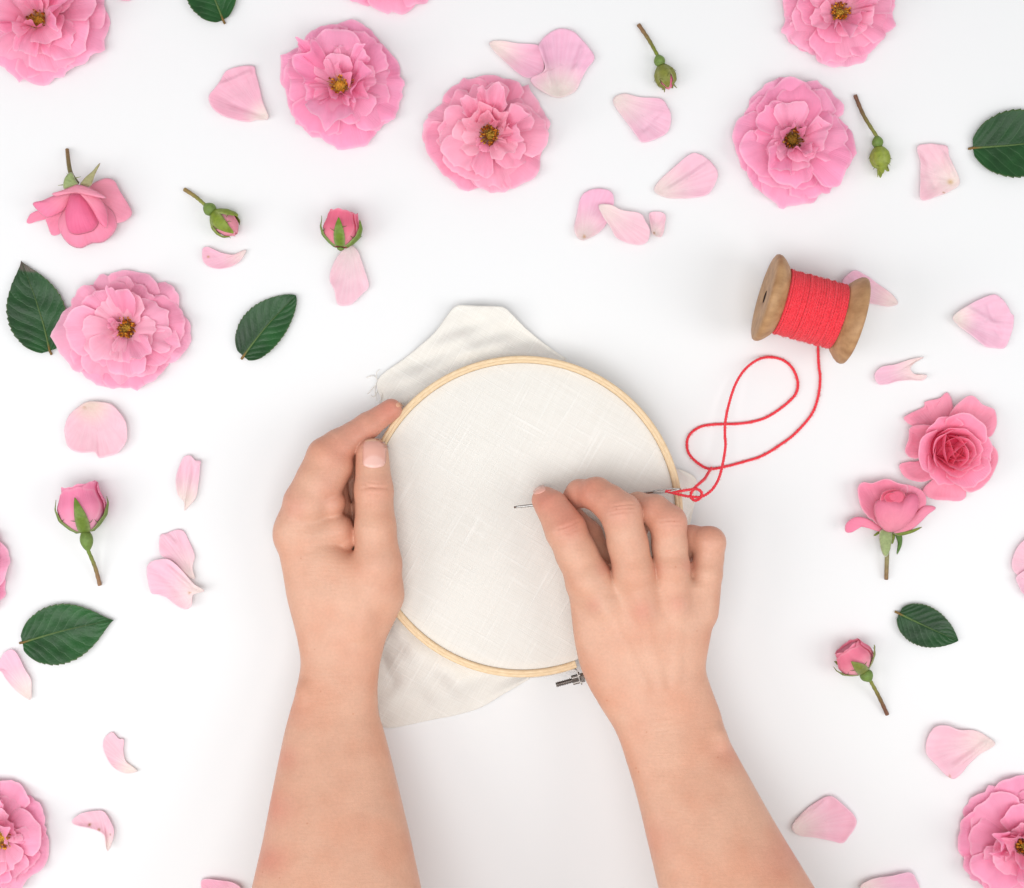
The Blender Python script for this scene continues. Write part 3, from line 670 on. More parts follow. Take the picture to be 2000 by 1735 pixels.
def ply_thread(paths, name, label):
    m = MB(); rs = random.Random(8)
    for pts in paths:
        P = catmull([PX(*p) for p in pts], 60*len(pts)//2, closed=False); n = len(P)
        # even resample is already done; offset frames
        T = np.gradient(P, axis=0); T /= np.linalg.norm(T, axis=1)[:, None]; up = np.array([0, 0, 1.]); Sd = np.cross(T, up); Sd /= np.linalg.norm(Sd, axis=1)[:, None]; U = np.cross(Sd, T)
        dist = np.r_[0, np.cumsum(np.linalg.norm(np.diff(P, axis=0), axis=1))]
        for ph in (0, math.pi):
            a = dist*2*math.pi/11+ph
            V, F = tube_arrays(P+Sd*(1.25*np.cos(a))[:, None]+U*(1.25*np.sin(a))[:, None], 1.75, 6); m.add(V, F)
        for _ in range(n//9):
            i = rs.randrange(1, n-1); p = P[i]; q = [p, p+Sd[i]*rs.choice((-1, 1))*rs.uniform(3, 4.6)+T[i]*rs.uniform(-5, 5)]; q.append(q[1]+T[i]*rs.uniform(-4, 4))
            V, F = tube_arrays(q, .25, 4); m.add(V, F)
    o = mk(name, np.vstack(m.V), m.F, M_thread, None); props(o, label, 'thread')
zt = 4
A = [(1592, 640, 24), (1597, 660, 14), (1598, 685, 6), (1599, 712, zt), (1602, 740, zt), (1598, 775, zt), (1585, 810, zt), (1555, 845, zt), (1530, 865, zt), (1490, 890, zt), (1450, 903, zt), (1415, 912, zt), (1385, 916, 6),
     (1362, 904, zt), (1345, 885, zt), (1342, 862, zt), (1351, 845, zt), (1371, 833, zt), (1400, 829, zt), (1440, 828, 5), (1470, 824, zt), (1500, 814, zt), (1535, 790, zt), (1555, 768, zt), (1558, 745, zt), (1548, 720, zt),
     (1530, 704, zt), (1505, 698, 6), (1480, 703, 16), (1455, 722, 26), (1437, 750, 36), (1425, 785, 44), (1417, 822, 52), (1416, 850, 58), (1417, 872, 62), (1412, 905, 70), (1405, 932, 80), (1396, 950, 90), (1384, 963, 98), (1368, 971, 106), (1345, 970, 114), (1325, 966, 124), (1302, 960, 136)]
B = [(1300, 960, 139), (1325, 960, 130), (1345, 957, 122), (1362, 956, 116), (1370, 962, 112), (1368, 972, 109), (1359, 978, 107), (1350, 973, 110), (1350, 963, 114), (1357, 953, 112), (1368, 943, 96), (1377, 934, 60), (1384, 923, 30), (1390, 914, 13)]
ply_thread([A, B], 'loose_thread', 'coral red twisted thread looping from the spool to the needle eye')

# ------------------------------------------------------------------ leaves
def leaf(base, tip, wl, wr, label, seed=1, ex=(.70, .45), tipcol=None, bright=1.0, curl=4):
    rs = random.Random(seed); nf = wob(rs, 4, .05)
    b = np.array(PX(*base, 4)[:2]); e = np.array(PX(*tip, 4)[:2]); d = e-b; L = np.linalg.norm(d); d /= L; s_ = np.array([-d[1], d[0]])
    nu, nv = 41, 110; V = []; UV = []; C = []; bend = rs.uniform(-.03, .03)
    for j in range(nv):
        v = j/(nv-1); vv = .02+.98*v
        wd = math.sin(math.pi*min(1, vv)**.82)**(ex[0]+ex[1]*v**3)*(1-.08*v) if v < .999 else .0
        tooth = ((v*15) % 1); serr = 1-.045*(1-tooth) if v > .15 else 1
        for i in range(nu):
            u = -1+2*i/(nu-1); W = (wl if u < 0 else wr)*L*wd*(1+(serr-1)*max(0, (abs(u)-.75)/.25))
            x = u*W; y = v*L + abs(u)*0
            c = bend*L*math.sin(math.pi*v)
            p = b+d*(y+max(0, abs(u)-.85)*0)+s_*(x+c)
            vein = abs(((v-.30*abs(u))*8.5+.35) % 1-.5)
            z = 4+abs(u)**1.4*W*.17+curl*(2*v-1)**2+1.4*nf(p[0], p[1])+0.7*math.cos(vein*2*math.pi)*abs(u)*(1-abs(u))*2-1.0*math.exp(-(x/2.5)**2)
            V.append((p[0], p[1], max(z, .8))); UV.append((u, v))
            g = lin(24, 70, 28)*(1+.15*nf(p[0]*.5, p[1]*.5))*bright
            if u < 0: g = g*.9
            if tipcol is not None:
                k = smooth((v-.86+.05*u)/.05); g = g*(1-k)+np.array(tipcol)*k
            g = g*(1-.75*float(abs(u) > .985))+.75*float(abs(u) > .985)*lin(88, 105, 55)
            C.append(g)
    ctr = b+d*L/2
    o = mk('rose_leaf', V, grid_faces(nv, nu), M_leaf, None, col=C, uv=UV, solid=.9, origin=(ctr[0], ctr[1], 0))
    props(o, label, 'leaf', 'rose leaves scattered on the table')
    V2 = np.array(V).reshape(nv, nu, 3)[:, nu//2] + [0, 0, .3]; P = V2[:int(nv*.97)]
    st = P[0]-np.append(d, 0)*7; st[2] = 2.5
    P = np.vstack([st, P]); r = np.linspace(2.5, .6, len(P))
    Vv, F = tube_arrays(P, r, 7); k = np.linspace(0, 1, len(P))[:, None]
    cc = lin(130, 100, 50)*(1-smooth(k/.12))+lin(95, 120, 65)*smooth(k/.12)*(1-k)+lin(45, 75, 40)*k*smooth(k/.12)
    mk('midrib', Vv, F, M_green, o, col=np.repeat(cc, 7, 0))
leaf((436, 40), (372, -90), .36, .36, 'dark green leaf tip entering at the top edge of the photo', 2)
leaf((1899, 290), (2110, 268), .33, .33, 'large dark green leaf cut by the right edge of the photo', 3)
leaf((98, 686), (42, 510), .35, .30, 'dark green leaf with a brown tip tucked beside the wide pink rose', 4, tipcol=lin(92, 82, 74))
leaf((476, 696), (578, 578), .31, .27, 'dark green oval leaf lying alone above the left hand', 5, ex=(.58, .05))
leaf((45, 1255), (223, 1211), .31, .36, 'green leaf with pale midrib pointing right, below the stemmed bud', 6, bright=1.25)
leaf((1755, 1198), (1870, 1251), .32, .34, 'small glossy dark leaf above the lower right rosebud', 7, bright=.85, ex=(.6, .2))

# ------------------------------------------------------------------ petals
PINK = lin(255, 170, 203); PALE = lin(253, 205, 220); WHITE = lin(252, 238, 232); DEEP = lin(250, 110, 155); LILAC = lin(246, 190, 224)
def traced(pts, base, tip_c, base_c=WHITE, cup=10, z0=3, name='petal', parent=None, seed=1, dome=0, tilt=(0, 0), rip=1.5, grad=(.12, .8), center=None, curl=None, thick=.9, spots=(), folds=(), N_=84, K=15, mat=None):
    rs = random.Random(seed); nf = wob(rs, 5, .045); nf2 = wob(rs, 3, .02)
    zr = z0+cup*.5+dome*.5
    O = catmull([PX(u, v, zr)[:2] for u, v in pts], N_); bs = np.array(PX(*base, zr)[:2])
    # slight natural edge irregularity
    c = np.array(PX(*center, zr)[:2]) if center is not None else O.mean(0)
    ang = np.linspace(0, 2*math.pi, N_, endpoint=False); ed = wob(rs, 4, 7)(ang)
    O = c+(O-c)*(1+.008*ed)[:, None]
    far = np.linalg.norm(O-bs, axis=1).max(); rad = np.linalg.norm(O-c, axis=1).mean()
    V = []; UV = []; C = []
    th0 = math.atan2(*(c-bs)[::-1])
    for i in range(K):
        t = (i/(K-1))**.85
        for j in range(N_):
            p = c+(O[j]-c)*t
            x, y = (p-c)/rad
            pl = math.atan2(*(p-bs)[::-1])-th0; pl = (pl+math.pi) % (2*math.pi)-math.pi; z = (1.3 if dome == 0 else .5)*math.sin(pl*9+seed)*math.sin(pl*4+2*seed)*min(1, np.linalg.norm(p-bs)/far*1.3)+z0+cup*t*t*(1+.45*nf2((p-c)[0], (p-c)[1]))+dome*math.sqrt(max(0, 1-.96*t*t))+tilt[0]*x+tilt[1]*y+rip*nf(p[0], p[1])*(.4+.6*t)
            for (fu, fv, gu, gv, fh, fw) in folds:
                q0 = np.array(PX(fu, fv, zr)[:2]); q1 = np.array(PX(gu, gv, zr)[:2]); dq = q1-q0; lq = np.linalg.norm(dq); tq = np.dot(p-q0, dq)/lq/lq; eq = ((p[0]-q0[0])*dq[1]-(p[1]-q0[1])*dq[0])/lq
                z += fh*math.exp(-(eq/fw)**2)*float(smooth((tq+.1)/.25)*smooth((1.1-tq)/.25))
            if curl: z += curl*max(0, t-.8)/.2
            dd = np.linalg.norm(p-bs)/far; g = float(smooth((dd-grad[0])/(grad[1]-grad[0])))
            a = math.atan2(*(p-bs)[::-1])-th0; a = (a+math.pi) % (2*math.pi)-math.pi
            col = base_c*(1-g)+tip_c*g
            col = col*(1+(.03*math.sin(a*46+3*math.sin(a*9))+.02*nf2(p[0]*2, p[1]*2))*np.array([.2, 1, .7]))
            if t > .955: col = col*.6+lin(255, 232, 240)*.4
            for (su, sv, sr, scol) in spots:
                q = PX(su, sv, zr); k = math.exp(-((p[0]-q[0])**2+(p[1]-q[1])**2)/sr**2); col = col*(1-k)+np.array(scol)*k
            V.append((p[0], p[1], max(z, .8))); UV.append((a, dd)); C.append(col)
    return mk(name, V, grid_faces(K, N_, True), mat or M_petal, parent, col=C, uv=UV, solid=thick, origin=None if parent is not None else (c[0], c[1], 0))
def loose(pts, base, label, tip=PALE, **k):
    tip = tip*.5+lin(255, 220, 230)*.5
    k['spots'] = [(a_, b_, c_*.7, d_) for a_, b_, c_, d_ in k.get('spots', ())]
    if 'grad' not in k: k['grad'] = (-.1, .75)
    o = traced(pts, base, tip, name='rose_petal', **k); props(o, label, 'petal', 'loose rose petals on the table'); return o
brown = lin(190, 140, 80)
loose(c3([(1480, 680), (1545, 590), (1600, 500), (1700, 470), (1795, 470)])+c4([(0, 400), (40, 560), (70, 650), (0, 660)])+c3([(1750, 865), (1650, 845), (1560, 815), (1500, 760)]), (522, 235),
      'broad pink petal with a cream corner left of the top rose', tip=lin(250, 172, 203), cup=9, seed=1, folds=[(430, 168, 495, 140, 6, 5), (445, 200, 515, 225, -3, 6)], z0=3, center=(463, 187), grad=(.05, .45))
loose(c4([(1275, 235), (1330, 225), (1430, 240), (1540, 250), (1560, 300), (1575, 370), (1560, 405), (1490, 430), (1430, 400), (1350, 330), (1300, 280)]), (957, 85),
      'pink petal with a pale pointed tip tucked under the larger folded petal', tip=lin(250, 176, 214), cup=7, seed=2, grad=(.05, .8), z0=2)
loose(c4([(1545, 250), (1590, 190), (1660, 155), (1730, 170), (1780, 215), (1820, 260), (1850, 320), (1810, 380), (1775, 440), (1745, 500), (1670, 535), (1600, 525), (1530, 480), (1500, 435), (1560, 405), (1580, 370), (1555, 300)]), (1090, 190),
      'large folded lilac pink petal with a white base, above the ruffled rose', tip=lin(248, 180, 220), cup=12, seed=3, rip=2.6, folds=[(1055, 90, 1075, 165, 6, 4), (1136, 92, 1122, 140, 6, 4), (1095, 60, 1088, 175, -4, 9)], z0=4, grad=(.1, .62))
loose(c5([(342, 662), (420, 635), (520, 660), (640, 665), (690, 690), (730, 790), (710, 890), (640, 940), (540, 972), (500, 930), (430, 830), (350, 720)]), (1200, 190),
      'pink petal with a cream corner directly below the thin green bud', tip=lin(249, 190, 220), cup=8, seed=4, folds=[(1255, 255, 1285, 222, -4, 3.5)])
loose(c5([(615, 1290), (660, 1215), (760, 1125), (850, 1055), (905, 1042), (990, 1090), (1045, 1165), (1035, 1230), (985, 1315), (900, 1340), (780, 1345), (680, 1335)]), (1280, 378),
      'pale pink fan petal left of the dark centred rose', tip=lin(250, 198, 220), cup=9, seed=5, folds=[(1300, 375, 1385, 320, 4, 5)])
loose(c5([(75, 1560), (95, 1440), (120, 1340), (165, 1295), (240, 1278), (320, 1300), (345, 1360), (330, 1420), (290, 1520), (240, 1580), (160, 1625), (110, 1625)]), (1138, 466),
      'rounded bright pink petal, left one of the cluster of three', tip=lin(248, 172, 214), cup=9, seed=6, z0=3, spots=[(1141, 463, 4, brown*1.4)])
loose(c5([(240, 1392), (320, 1388), (400, 1425), (520, 1445), (560, 1500), (590, 1570), (570, 1640), (520, 1662), (440, 1650), (360, 1610), (320, 1540), (270, 1470)]), (1170, 400),
      'pale petal lying over the bright one, middle of the cluster of three', tip=lin(251, 208, 220), cup=6, seed=7, z0=13)
loose(c5([(583, 1450), (640, 1438), (690, 1460), (685, 1540), (670, 1600), (640, 1610), (605, 1590), (590, 1530)]), (1278, 457),
      'tiny pale petal, right end of the cluster of three', tip=lin(250, 208, 222), cup=6, seed=8, rip=.6, spots=[(1277, 456, 3, brown)])
loose(c6([(1280, 995), (1340, 970), (1420, 975), (1482, 990), (1495, 1060), (1530, 1140), (1558, 1200), (1558, 1250), (1480, 1300), (1400, 1330), (1300, 1350), (1298, 1220), (1300, 1100)]), (1866, 355),
      'squarish pale pink petal with a brown mark, left of the right edge leaf', tip=lin(250, 204, 216), cup=7, seed=9, folds=[(1805, 300, 1830, 372, -3, 6), (1840, 300, 1862, 350, 5, 5)], rip=2, spots=[(1856, 356, 7, lin(232, 200, 150)), (1842, 378, 2.5, brown)])
loose(c7([(1105, 290), (1140, 245), (1190, 222), (1250, 250), (1310, 290), (1380, 340), (1430, 385), (1455, 430), (1400, 448), (1320, 435), (1250, 420), (1180, 400), (1110, 350)]), (1752, 595),
      'lilac pink petal partly hidden behind the thread spool', tip=lin(246, 190, 220), cup=6, seed=10)
loose(c8([(748, 175), (800, 130), (880, 85), (960, 50), (1010, 52), (1060, 110), (1080, 150), (1098, 170), (1085, 260), (1050, 345), (990, 348), (930, 335), (860, 280), (780, 220)]), (1860, 622),
      'broad lilac pink petal near the right edge, right of the spool', tip=lin(248, 192, 222), cup=10, seed=11, folds=[(1880, 600, 1960, 640, 5, 6), (1930, 590, 1955, 660, -4, 6)], rip=2.2, grad=(.05, .5))
loose(c8([(310, 500), (350, 455), (430, 440), (520, 410), (592, 398), (540, 430), (515, 465), (550, 500), (608, 500), (585, 530), (520, 528), (440, 535), (380, 552), (330, 550)]), (1800, 715),
      'narrow rolled petal with two pale tips above the open rose', tip=lin(247, 190, 218), cup=9, seed=12, rip=2, center=c8([(440, 485)])[0], grad=(0, .8))
loose(d1([(1278, 90), (1305, 72), (1350, 90), (1400, 112), (1480, 122), (1550, 90), (1530, 140), (1490, 180), (1420, 208), (1340, 205), (1285, 170)]), (480, 490),
      'small curved pink sliver of petal beneath the slanted green bud', tip=lin(249, 186, 212), cup=7, seed=13, center=d1([(1390, 155)])[0], spots=[(407, 502, 3, brown*1.2)])
loose(c4([(520, 1338), (555, 1370), (580, 1430), (605, 1510), (618, 1570), (575, 1615), (520, 1668), (450, 1665), (430, 1590), (405, 1530), (415, 1470), (450, 1400), (490, 1355)]), (686, 480),
      'pale petal pointing up against the stemless bud', tip=lin(248, 206, 220), base_c=lin(240, 225, 224), cup=7, seed=14, rip=1.6)
loose(d1([(410, 1230), (430, 1150), (490, 1085), (560, 1050), (650, 1050), (720, 1075), (780, 1140), (808, 1220), (800, 1300), (750, 1370), (680, 1390), (630, 1403), (600, 1365), (500, 1368), (430, 1320)]), (178, 788),
      'round pale pink petal beneath the wide pink rose', tip=lin(251, 200, 214), base_c=lin(244, 222, 210), cup=9, seed=15, rip=1.4, grad=(0, .5), spots=[(166, 797, 3, brown)])
loose(d2([(1425, 465), (1425, 400), (1375, 340), (1360, 220), (1385, 120), (1420, 50), (1470, 40), (1505, 75), (1550, 80), (1545, 120), (1535, 220), (1510, 360), (1460, 430)]), (361, 996),
      'narrow upright pale petal with a curled top, left of the left hand', tip=lin(248, 200, 220), cup=9, seed=16, folds=[(372, 900, 362, 985, 6, 5), (382, 905, 392, 908, 5, 4)], rip=2, grad=(.1, .75))
loose(d2([(1232, 660), (1280, 640), (1350, 612), (1410, 618), (1450, 690), (1500, 810), (1485, 900), (1505, 990), (1440, 955), (1350, 860), (1290, 830), (1238, 795)]), (381, 1130),
      'upper petal of the pale pair between the left arm and the stemmed bud', tip=lin(250, 200, 220), cup=7, seed=17, folds=[(325, 1045, 342, 1062, 4, 3), (350, 1050, 372, 1115, -3, 6)], z0=3, rip=1.8)
loose(d2([(1132, 910), (1170, 855), (1280, 835), (1350, 870), (1420, 940), (1500, 1030), (1580, 1080), (1490, 1110), (1480, 1190), (1435, 1225), (1370, 1200), (1290, 1140), (1220, 1110), (1165, 1100), (1140, 1010)]), (392, 1154),
      'lower petal of the pale pair, overlapping the other at its tip', tip=lin(250, 196, 220), cup=8, seed=18, folds=[(325, 1105, 380, 1155, 6, 5), (300, 1110, 350, 1160, -3, 6)], z0=11, rip=2, spots=[(370, 1158, 3, brown*1.2)])
loose([(-22, 1310)]+d3([(0, 135), (30, 90), (85, 65), (130, 110), (170, 190), (215, 270), (222, 340), (215, 418), (150, 385), (90, 335), (40, 270), (0, 215)])+[(-20, 1300)], (61, 1364),
      'pink petal cut by the left edge of the photo, below the green leaf', tip=lin(250, 196, 222), cup=9, seed=19, z0=3, center=(20, 1312), grad=(.05, .8))
loose(d3([(720, 750), (735, 680), (785, 645), (830, 690), (865, 695), (862, 780), (880, 850), (925, 890), (962, 918), (890, 935), (820, 910), (760, 850)]), (266, 1507),
      'small crescent petal with a pointed tip, lower left of the table', tip=lin(250, 205, 218), cup=6, seed=20, rip=1.6, center=d3([(805, 800)])[0], grad=(.1, .6))
loose(d3([(512, 1258), (560, 1215), (640, 1196), (715, 1195), (765, 1245), (800, 1330), (788, 1410), (760, 1470), (745, 1420), (738, 1370), (700, 1335), (630, 1310), (540, 1285)]), (212, 1658),
      'bent petal with brown bruises and a fading tail, right of the cropped lower left rose', tip=lin(248, 198, 216), cup=8, seed=21, rip=1.6, center=d3([(722, 1275)])[0], grad=(0, .5), spots=[(175, 1611, 3.5, brown*.9), (194, 1620, 3, brown), (216, 1630, 2, brown*.6)])
loose(d4([(880, 950), (890, 890), (930, 830), (990, 818), (1070, 845), (1170, 855), (1270, 915), (1250, 950), (1190, 985), (1130, 1040), (1050, 1115), (1000, 1105), (940, 1045), (890, 990)]), (1940, 1450),
      'large pale petal with a folded lower edge, above the lower right rose', tip=lin(250, 196, 214), cup=10, seed=22, folds=[(1860, 1500, 1930, 1448, 7, 5), (1840, 1450, 1900, 1440, -3, 7)], rip=2.4, spots=[(1853, 1516, 3, brown*1.1)])
loose(d4([(135, 1405), (160, 1350), (230, 1285), (320, 1225), (370, 1225), (430, 1275), (485, 1330), (488, 1385), (425, 1475), (360, 1470), (270, 1450), (180, 1440)]), (1549, 1622),
      'fan shaped pink petal beside the right forearm', tip=lin(248, 182, 208), cup=13, seed=23, folds=[(1556, 1608, 1615, 1565, 5, 5)], rip=1.5)
loose(d4([(510, 1725), (570, 1680), (680, 1660), (790, 1640), (825, 1680), (845, 1740), (840, 1800), (760, 1850), (640, 1830), (540, 1780)]), (1678, 1735),
      'pink petal cut by the bottom edge, right of the right forearm', tip=lin(247, 186, 220), cup=9, seed=24, rip=1.2)
loose([(393, 1728), (402, 1716), (440, 1719), (470, 1730), (478, 1765), (440, 1790), (405, 1775)], (470, 1780), 'bright pink petal edge at the bottom beside the left forearm', tip=lin(248, 160, 195), cup=8, seed=25)
loose([(1992, 1062), (2030, 1040), (2060, 1070), (2050, 1120), (2010, 1132), (1985, 1122), (1976, 1100)], (2060, 1110), 'upper petal of the pair cut by the right edge of the photo', tip=lin(249, 196, 214), cup=12, seed=26)
loose([(1984, 1125), (2020, 1110), (2060, 1140), (2040, 1185), (2000, 1162), (1990, 1148)], (2060, 1130), 'lower petal of the pair cut by the right edge of the photo', tip=lin(250, 200, 220), cup=9, seed=27)
loose([(228, -4), (244, 2), (258, -3), (266, -30), (240, -44), (220, -25)], (240, -44), 'sliver of pink petal at the top edge right of the corner rose', tip=lin(250, 180, 208), cup=5, seed=28)

# ------------------------------------------------------------------ open roses
def rpetal(parent, C0, az, L, ha, p0, p1, r0, z0, cup, ruf, roll, rs, col, colb, axis_tilt=(0, 0), notch=.04, zmin=1.2):
    NU, NV = 21, 16; nf = wob(rs, 4, 2.2); ca, sa = math.cos(az), math.sin(az)
    pk = rs.uniform(-.3, .3); cusp = rs.uniform(-.02, notch*2.2); lop = rs.uniform(-.10, .10); ph = rs.uniform(0, 6.28); ph2 = rs.uniform(0, 6.28)
    vs = np.linspace(0, 1, NV)**.8; V = []; C = []; UV = []
    def prof(s_):   # arc length fraction -> (h, z, phi)
        k = (p1-p0) if abs(p1-p0) > 1e-4 else 1e-4; f = p0+k*s_
        return (math.sin(f)-math.sin(p0))/k, (math.cos(p0)-math.cos(f))/k, f
    for i, v in enumerate(vs):
        for j in range(NU):
            u = -1+2*j/(NU-1); th = u*ha
            Rr = L*(1-.16*abs(u)**3+lop*u+cusp*math.exp(-((u-pk)/.09)**2)+.034*nf(u*2.6))
            rho = v*Rr; x = rho*math.sin(th)*1.0; s_ = rho*math.cos(th)
            # widen the shoulders
            x *= 1+.25*(1-v)
            h, z, f = prof(s_/L)
            h *= L; z *= L
            nn = (-math.sin(f), math.cos(f))
            off = cup*x*x/L + ruf*v**2.5*math.sin(u*5+ph)*L*.05+ruf*v**2*math.sin(u*11+ph2)*L*.018+ roll*x
            if v > .9: off -= (v-.9)*L*.16
            h += nn[0]*off; z += nn[1]*off
            h += r0
            X = h*ca-x*sa; Y = h*sa+x*ca; Z = z0+z
            X += axis_tilt[0]*Z; Y += axis_tilt[1]*Z
            V.append((C0[0]+X, C0[1]+Y, max(Z, zmin)))
            g = float(smooth(v/.55)); c = colb*(1-g)+col*g
            c = c*(1+.02*math.sin(u*24+3*math.sin(u*7+ph))*np.array([.2, 1, .7]))*(1-.10*math.exp(-((v-.4)/.25)**2)*np.array([.1, 1, .6]))
            if v > .95 or abs(u) > .97: c = c*.6+lin(255, 222, 234)*.4
            C.append(c); UV.append((u, v))
    return mk('petal', V, grid_faces(NV, NU), M_petal, parent, col=C, uv=UV)
def stamens(parent, c, r, z, seed, dark=0.0, n=75, disc=True, ztop=None):
    rs = random.Random(seed); m = MB()
    if disc:
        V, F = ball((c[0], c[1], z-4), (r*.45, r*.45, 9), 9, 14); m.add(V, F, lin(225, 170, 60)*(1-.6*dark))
        for _ in range(26):
            a = rs.uniform(0, 6.28); q = r*.4*math.sqrt(rs.random()); V, F = ball((c[0]+q*math.cos(a), c[1]+q*math.sin(a), z+4+rs.uniform(0, 3)), 1.7, 5, 6)
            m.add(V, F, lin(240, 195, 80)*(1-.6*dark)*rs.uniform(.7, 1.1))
    for _ in range(n):
        a = rs.uniform(0, 6.28); q = r*rs.uniform(.5, 1.12); hh = z+rs.uniform(3, 15)
        e = np.array([c[0]+q*math.cos(a), c[1]+q*math.sin(a), hh]); b = np.array([c[0]+.3*r*math.cos(a), c[1]+.3*r*math.sin(a), z-5])
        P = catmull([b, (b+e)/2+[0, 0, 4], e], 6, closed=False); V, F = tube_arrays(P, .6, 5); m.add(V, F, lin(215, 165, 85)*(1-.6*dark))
        V, F = ball(e, (rs.uniform(1.8, 3), rs.uniform(1.6, 2.6), 1.8), 5, 6)
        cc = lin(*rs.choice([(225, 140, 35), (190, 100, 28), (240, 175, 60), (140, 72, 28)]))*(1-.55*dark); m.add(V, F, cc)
    m.build('stamens', M_stamen, parent)
def rose(cu, cv, radii, seed, label, sten=None, dark=0, sr=20, hue=1.0, open_=1.0, inner=6, counts=(9, 8, 8, 7, 6)):
    # radii: distance from (cu,cv) to the silhouette at 0,22.5,.. degrees, clockwise on the photo
    rs = random.Random(seed); zc = 20; X, Y, _ = PX(cu, cv, zc)
    t = thing('rose', (X, Y, 0), label, 'rose', 'open pink roses lying face up')
    sten = sten or (cu, cv); SX, SY, _ = PX(*sten, 40)
    radii = np.array(radii, float)*(D-12)/D*1.0; k = len(radii)
    Rf = lambda a: float(np.interp((a % (2*math.pi))/(2*math.pi)*k, np.arange(k+1), np.r_[radii, radii[0]]))
    def P(i, n, q, lay): return 2*math.pi*(i+.5*lay)/n+rs.uniform(-.12, .12)+seed
    dR = math.radians
    # layer: count, length fraction, half angle, base slope, tip slope, start radius, height, cup, ruffle, shift to stamens
    layers = [(counts[0], 1.02, 34, 22, -10, 4, 3, -.12, .9, 0.0), (counts[1], .91, 33, 36, -16, 5, 8, -.02, .9, .15), (counts[2], .76, 32, 52, -16, 6, 13, .15, 1.0, .4),
              (counts[3], .58, 33, 64, 0, 8, 16, .35, 1.1, .7), (counts[4], .40, 32, 76, 12, 11, 18, .5, 1.4, 1.0)]
    wild = rs.uniform(0, 6.28)       # one side of a rose is fuller and more folded than the other
    for li, (n, f, ha, p0, p1, r0, z0, cup, ruf, sh) in enumerate(layers):
        skip = rs.randrange(n) if li >= 3 else -1
        for i in range(n):
            if i == skip: continue
            a = P(i, n, 0, li)+(rs.uniform(-.22, .22) if li > 1 else 0); cx = X+(SX-X)*sh; cy = Y+(SY-Y)*sh
            ex, ey = X+Rf(a)*math.cos(a), Y+Rf(a)*math.sin(a); reach = math.hypot(ex-cx, ey-cy)
            a2 = math.atan2(ey-cy, ex-cx); w_ = .5+.5*math.cos(a-wild)
            q0, q1, hh, cc, ff, rr_ = p0, p1, ha, cup, f, ruf
            if li >= 1: q1 += rs.uniform(-14, 16); ff *= rs.uniform(.86, 1.05); cc += rs.uniform(-.12, .28)
            if li >= 2 and rs.random() < .35*w_+.12: q1 += rs.uniform(45, 95); ff *= rs.uniform(.8, .95); hh *= rs.uniform(.6, .85); cc += .25; rr_ *= 2
            if li >= 2 and rs.random() < .25: hh *= .62; cc += .3
            k_ = math.radians(q1-q0); arc = (math.sin(math.radians(q1))-math.sin(math.radians(q0)))/k_
            arc = max(arc, .62)
            L = (reach*ff if li else reach*rs.uniform(.98, 1.02))/arc-r0
            mixv = rs.uniform(0, 1); tone = PINK*(1-.5*mixv)+lin(254, 190, 214)*.5*mixv
            if rs.random() < .2: tone = tone*.6+lin(252, 150, 188)*.4
            if li >= 3: tone = tone*.6+lin(254, 194, 212)*.4
            rpetal(t, (cx, cy), a2, L, dR(hh*rs.uniform(.9, 1.12)), dR(q0), dR(q1), r0, z0+(i % 2)*3, cc, rr_, rs.uniform(.02, .16), rs, tone*hue, lin(253, 205, 208))
    for i in range(inner):
        a = rs.uniform(0, 6.28)
        rpetal(t, (SX, SY), a, rs.uniform(22, 38), dR(rs.uniform(22, 40)), dR(78), dR(rs.uniform(-30, 40)), sr*.85, 24, rs.uniform(.3, 1.1), 2.2, rs.uniform(-.2, .2), rs, PINK*hue, lin(253, 205, 205))
    stamens(t, (SX, SY), sr*1.15, 28, seed, dark, n=95)
    return t
rose(72, 28, [138, 135, 135, 133, 132, 130, 125, 120, 120, 130, 130, 130, 130, 130, 132, 136], 11, 'large pink rose filling the top left corner of the photo', sten=(72, 38), dark=.2, sr=22)
rose(667, 162, [117, 122, 118, 118, 126, 124, 115, 112, 116, 117, 118, 118, 126, 122, 118, 112], 12, 'round pink rose with golden stamens, left of the ruffled one at the top', sten=(662, 165), sr=23, hue=np.array([1, .98, 1.02]))
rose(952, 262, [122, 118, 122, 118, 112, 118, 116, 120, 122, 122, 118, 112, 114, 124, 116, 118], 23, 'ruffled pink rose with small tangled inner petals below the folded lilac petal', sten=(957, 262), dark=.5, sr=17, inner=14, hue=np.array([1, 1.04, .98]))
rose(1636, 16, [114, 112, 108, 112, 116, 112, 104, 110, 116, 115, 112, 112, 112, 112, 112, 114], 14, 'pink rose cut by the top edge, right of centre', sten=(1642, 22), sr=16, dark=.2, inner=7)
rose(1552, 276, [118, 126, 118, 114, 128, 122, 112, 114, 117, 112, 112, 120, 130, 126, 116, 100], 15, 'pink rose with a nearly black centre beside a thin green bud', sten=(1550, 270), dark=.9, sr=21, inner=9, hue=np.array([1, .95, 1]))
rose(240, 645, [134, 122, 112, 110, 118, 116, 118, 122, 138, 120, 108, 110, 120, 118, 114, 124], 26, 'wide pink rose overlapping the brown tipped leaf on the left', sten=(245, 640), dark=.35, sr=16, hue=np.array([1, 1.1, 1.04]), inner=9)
rose(760, -88, [112]*16, 17, 'pink rose barely peeking in at the top edge of the photo')
rose(-98, 1118, [114]*16, 18, 'pink rose barely peeking in at the left edge of the photo')
rose(-20, 1640, [114, 112, 112, 112, 115, 115, 115, 115, 115, 115, 115, 115, 118, 116, 114, 112], 19, 'pink rose half cut off at the lower left corner', sten=(0, 1638), dark=.2, inner=8)
rose(1992, 1640, [120, 120, 118, 118, 118, 118, 118, 118, 120, 118, 116, 116, 115, 118, 118, 118], 20, 'pink rose half cut off at the lower right corner', sten=(2002, 1655), dark=.7, sr=14, inner=9)

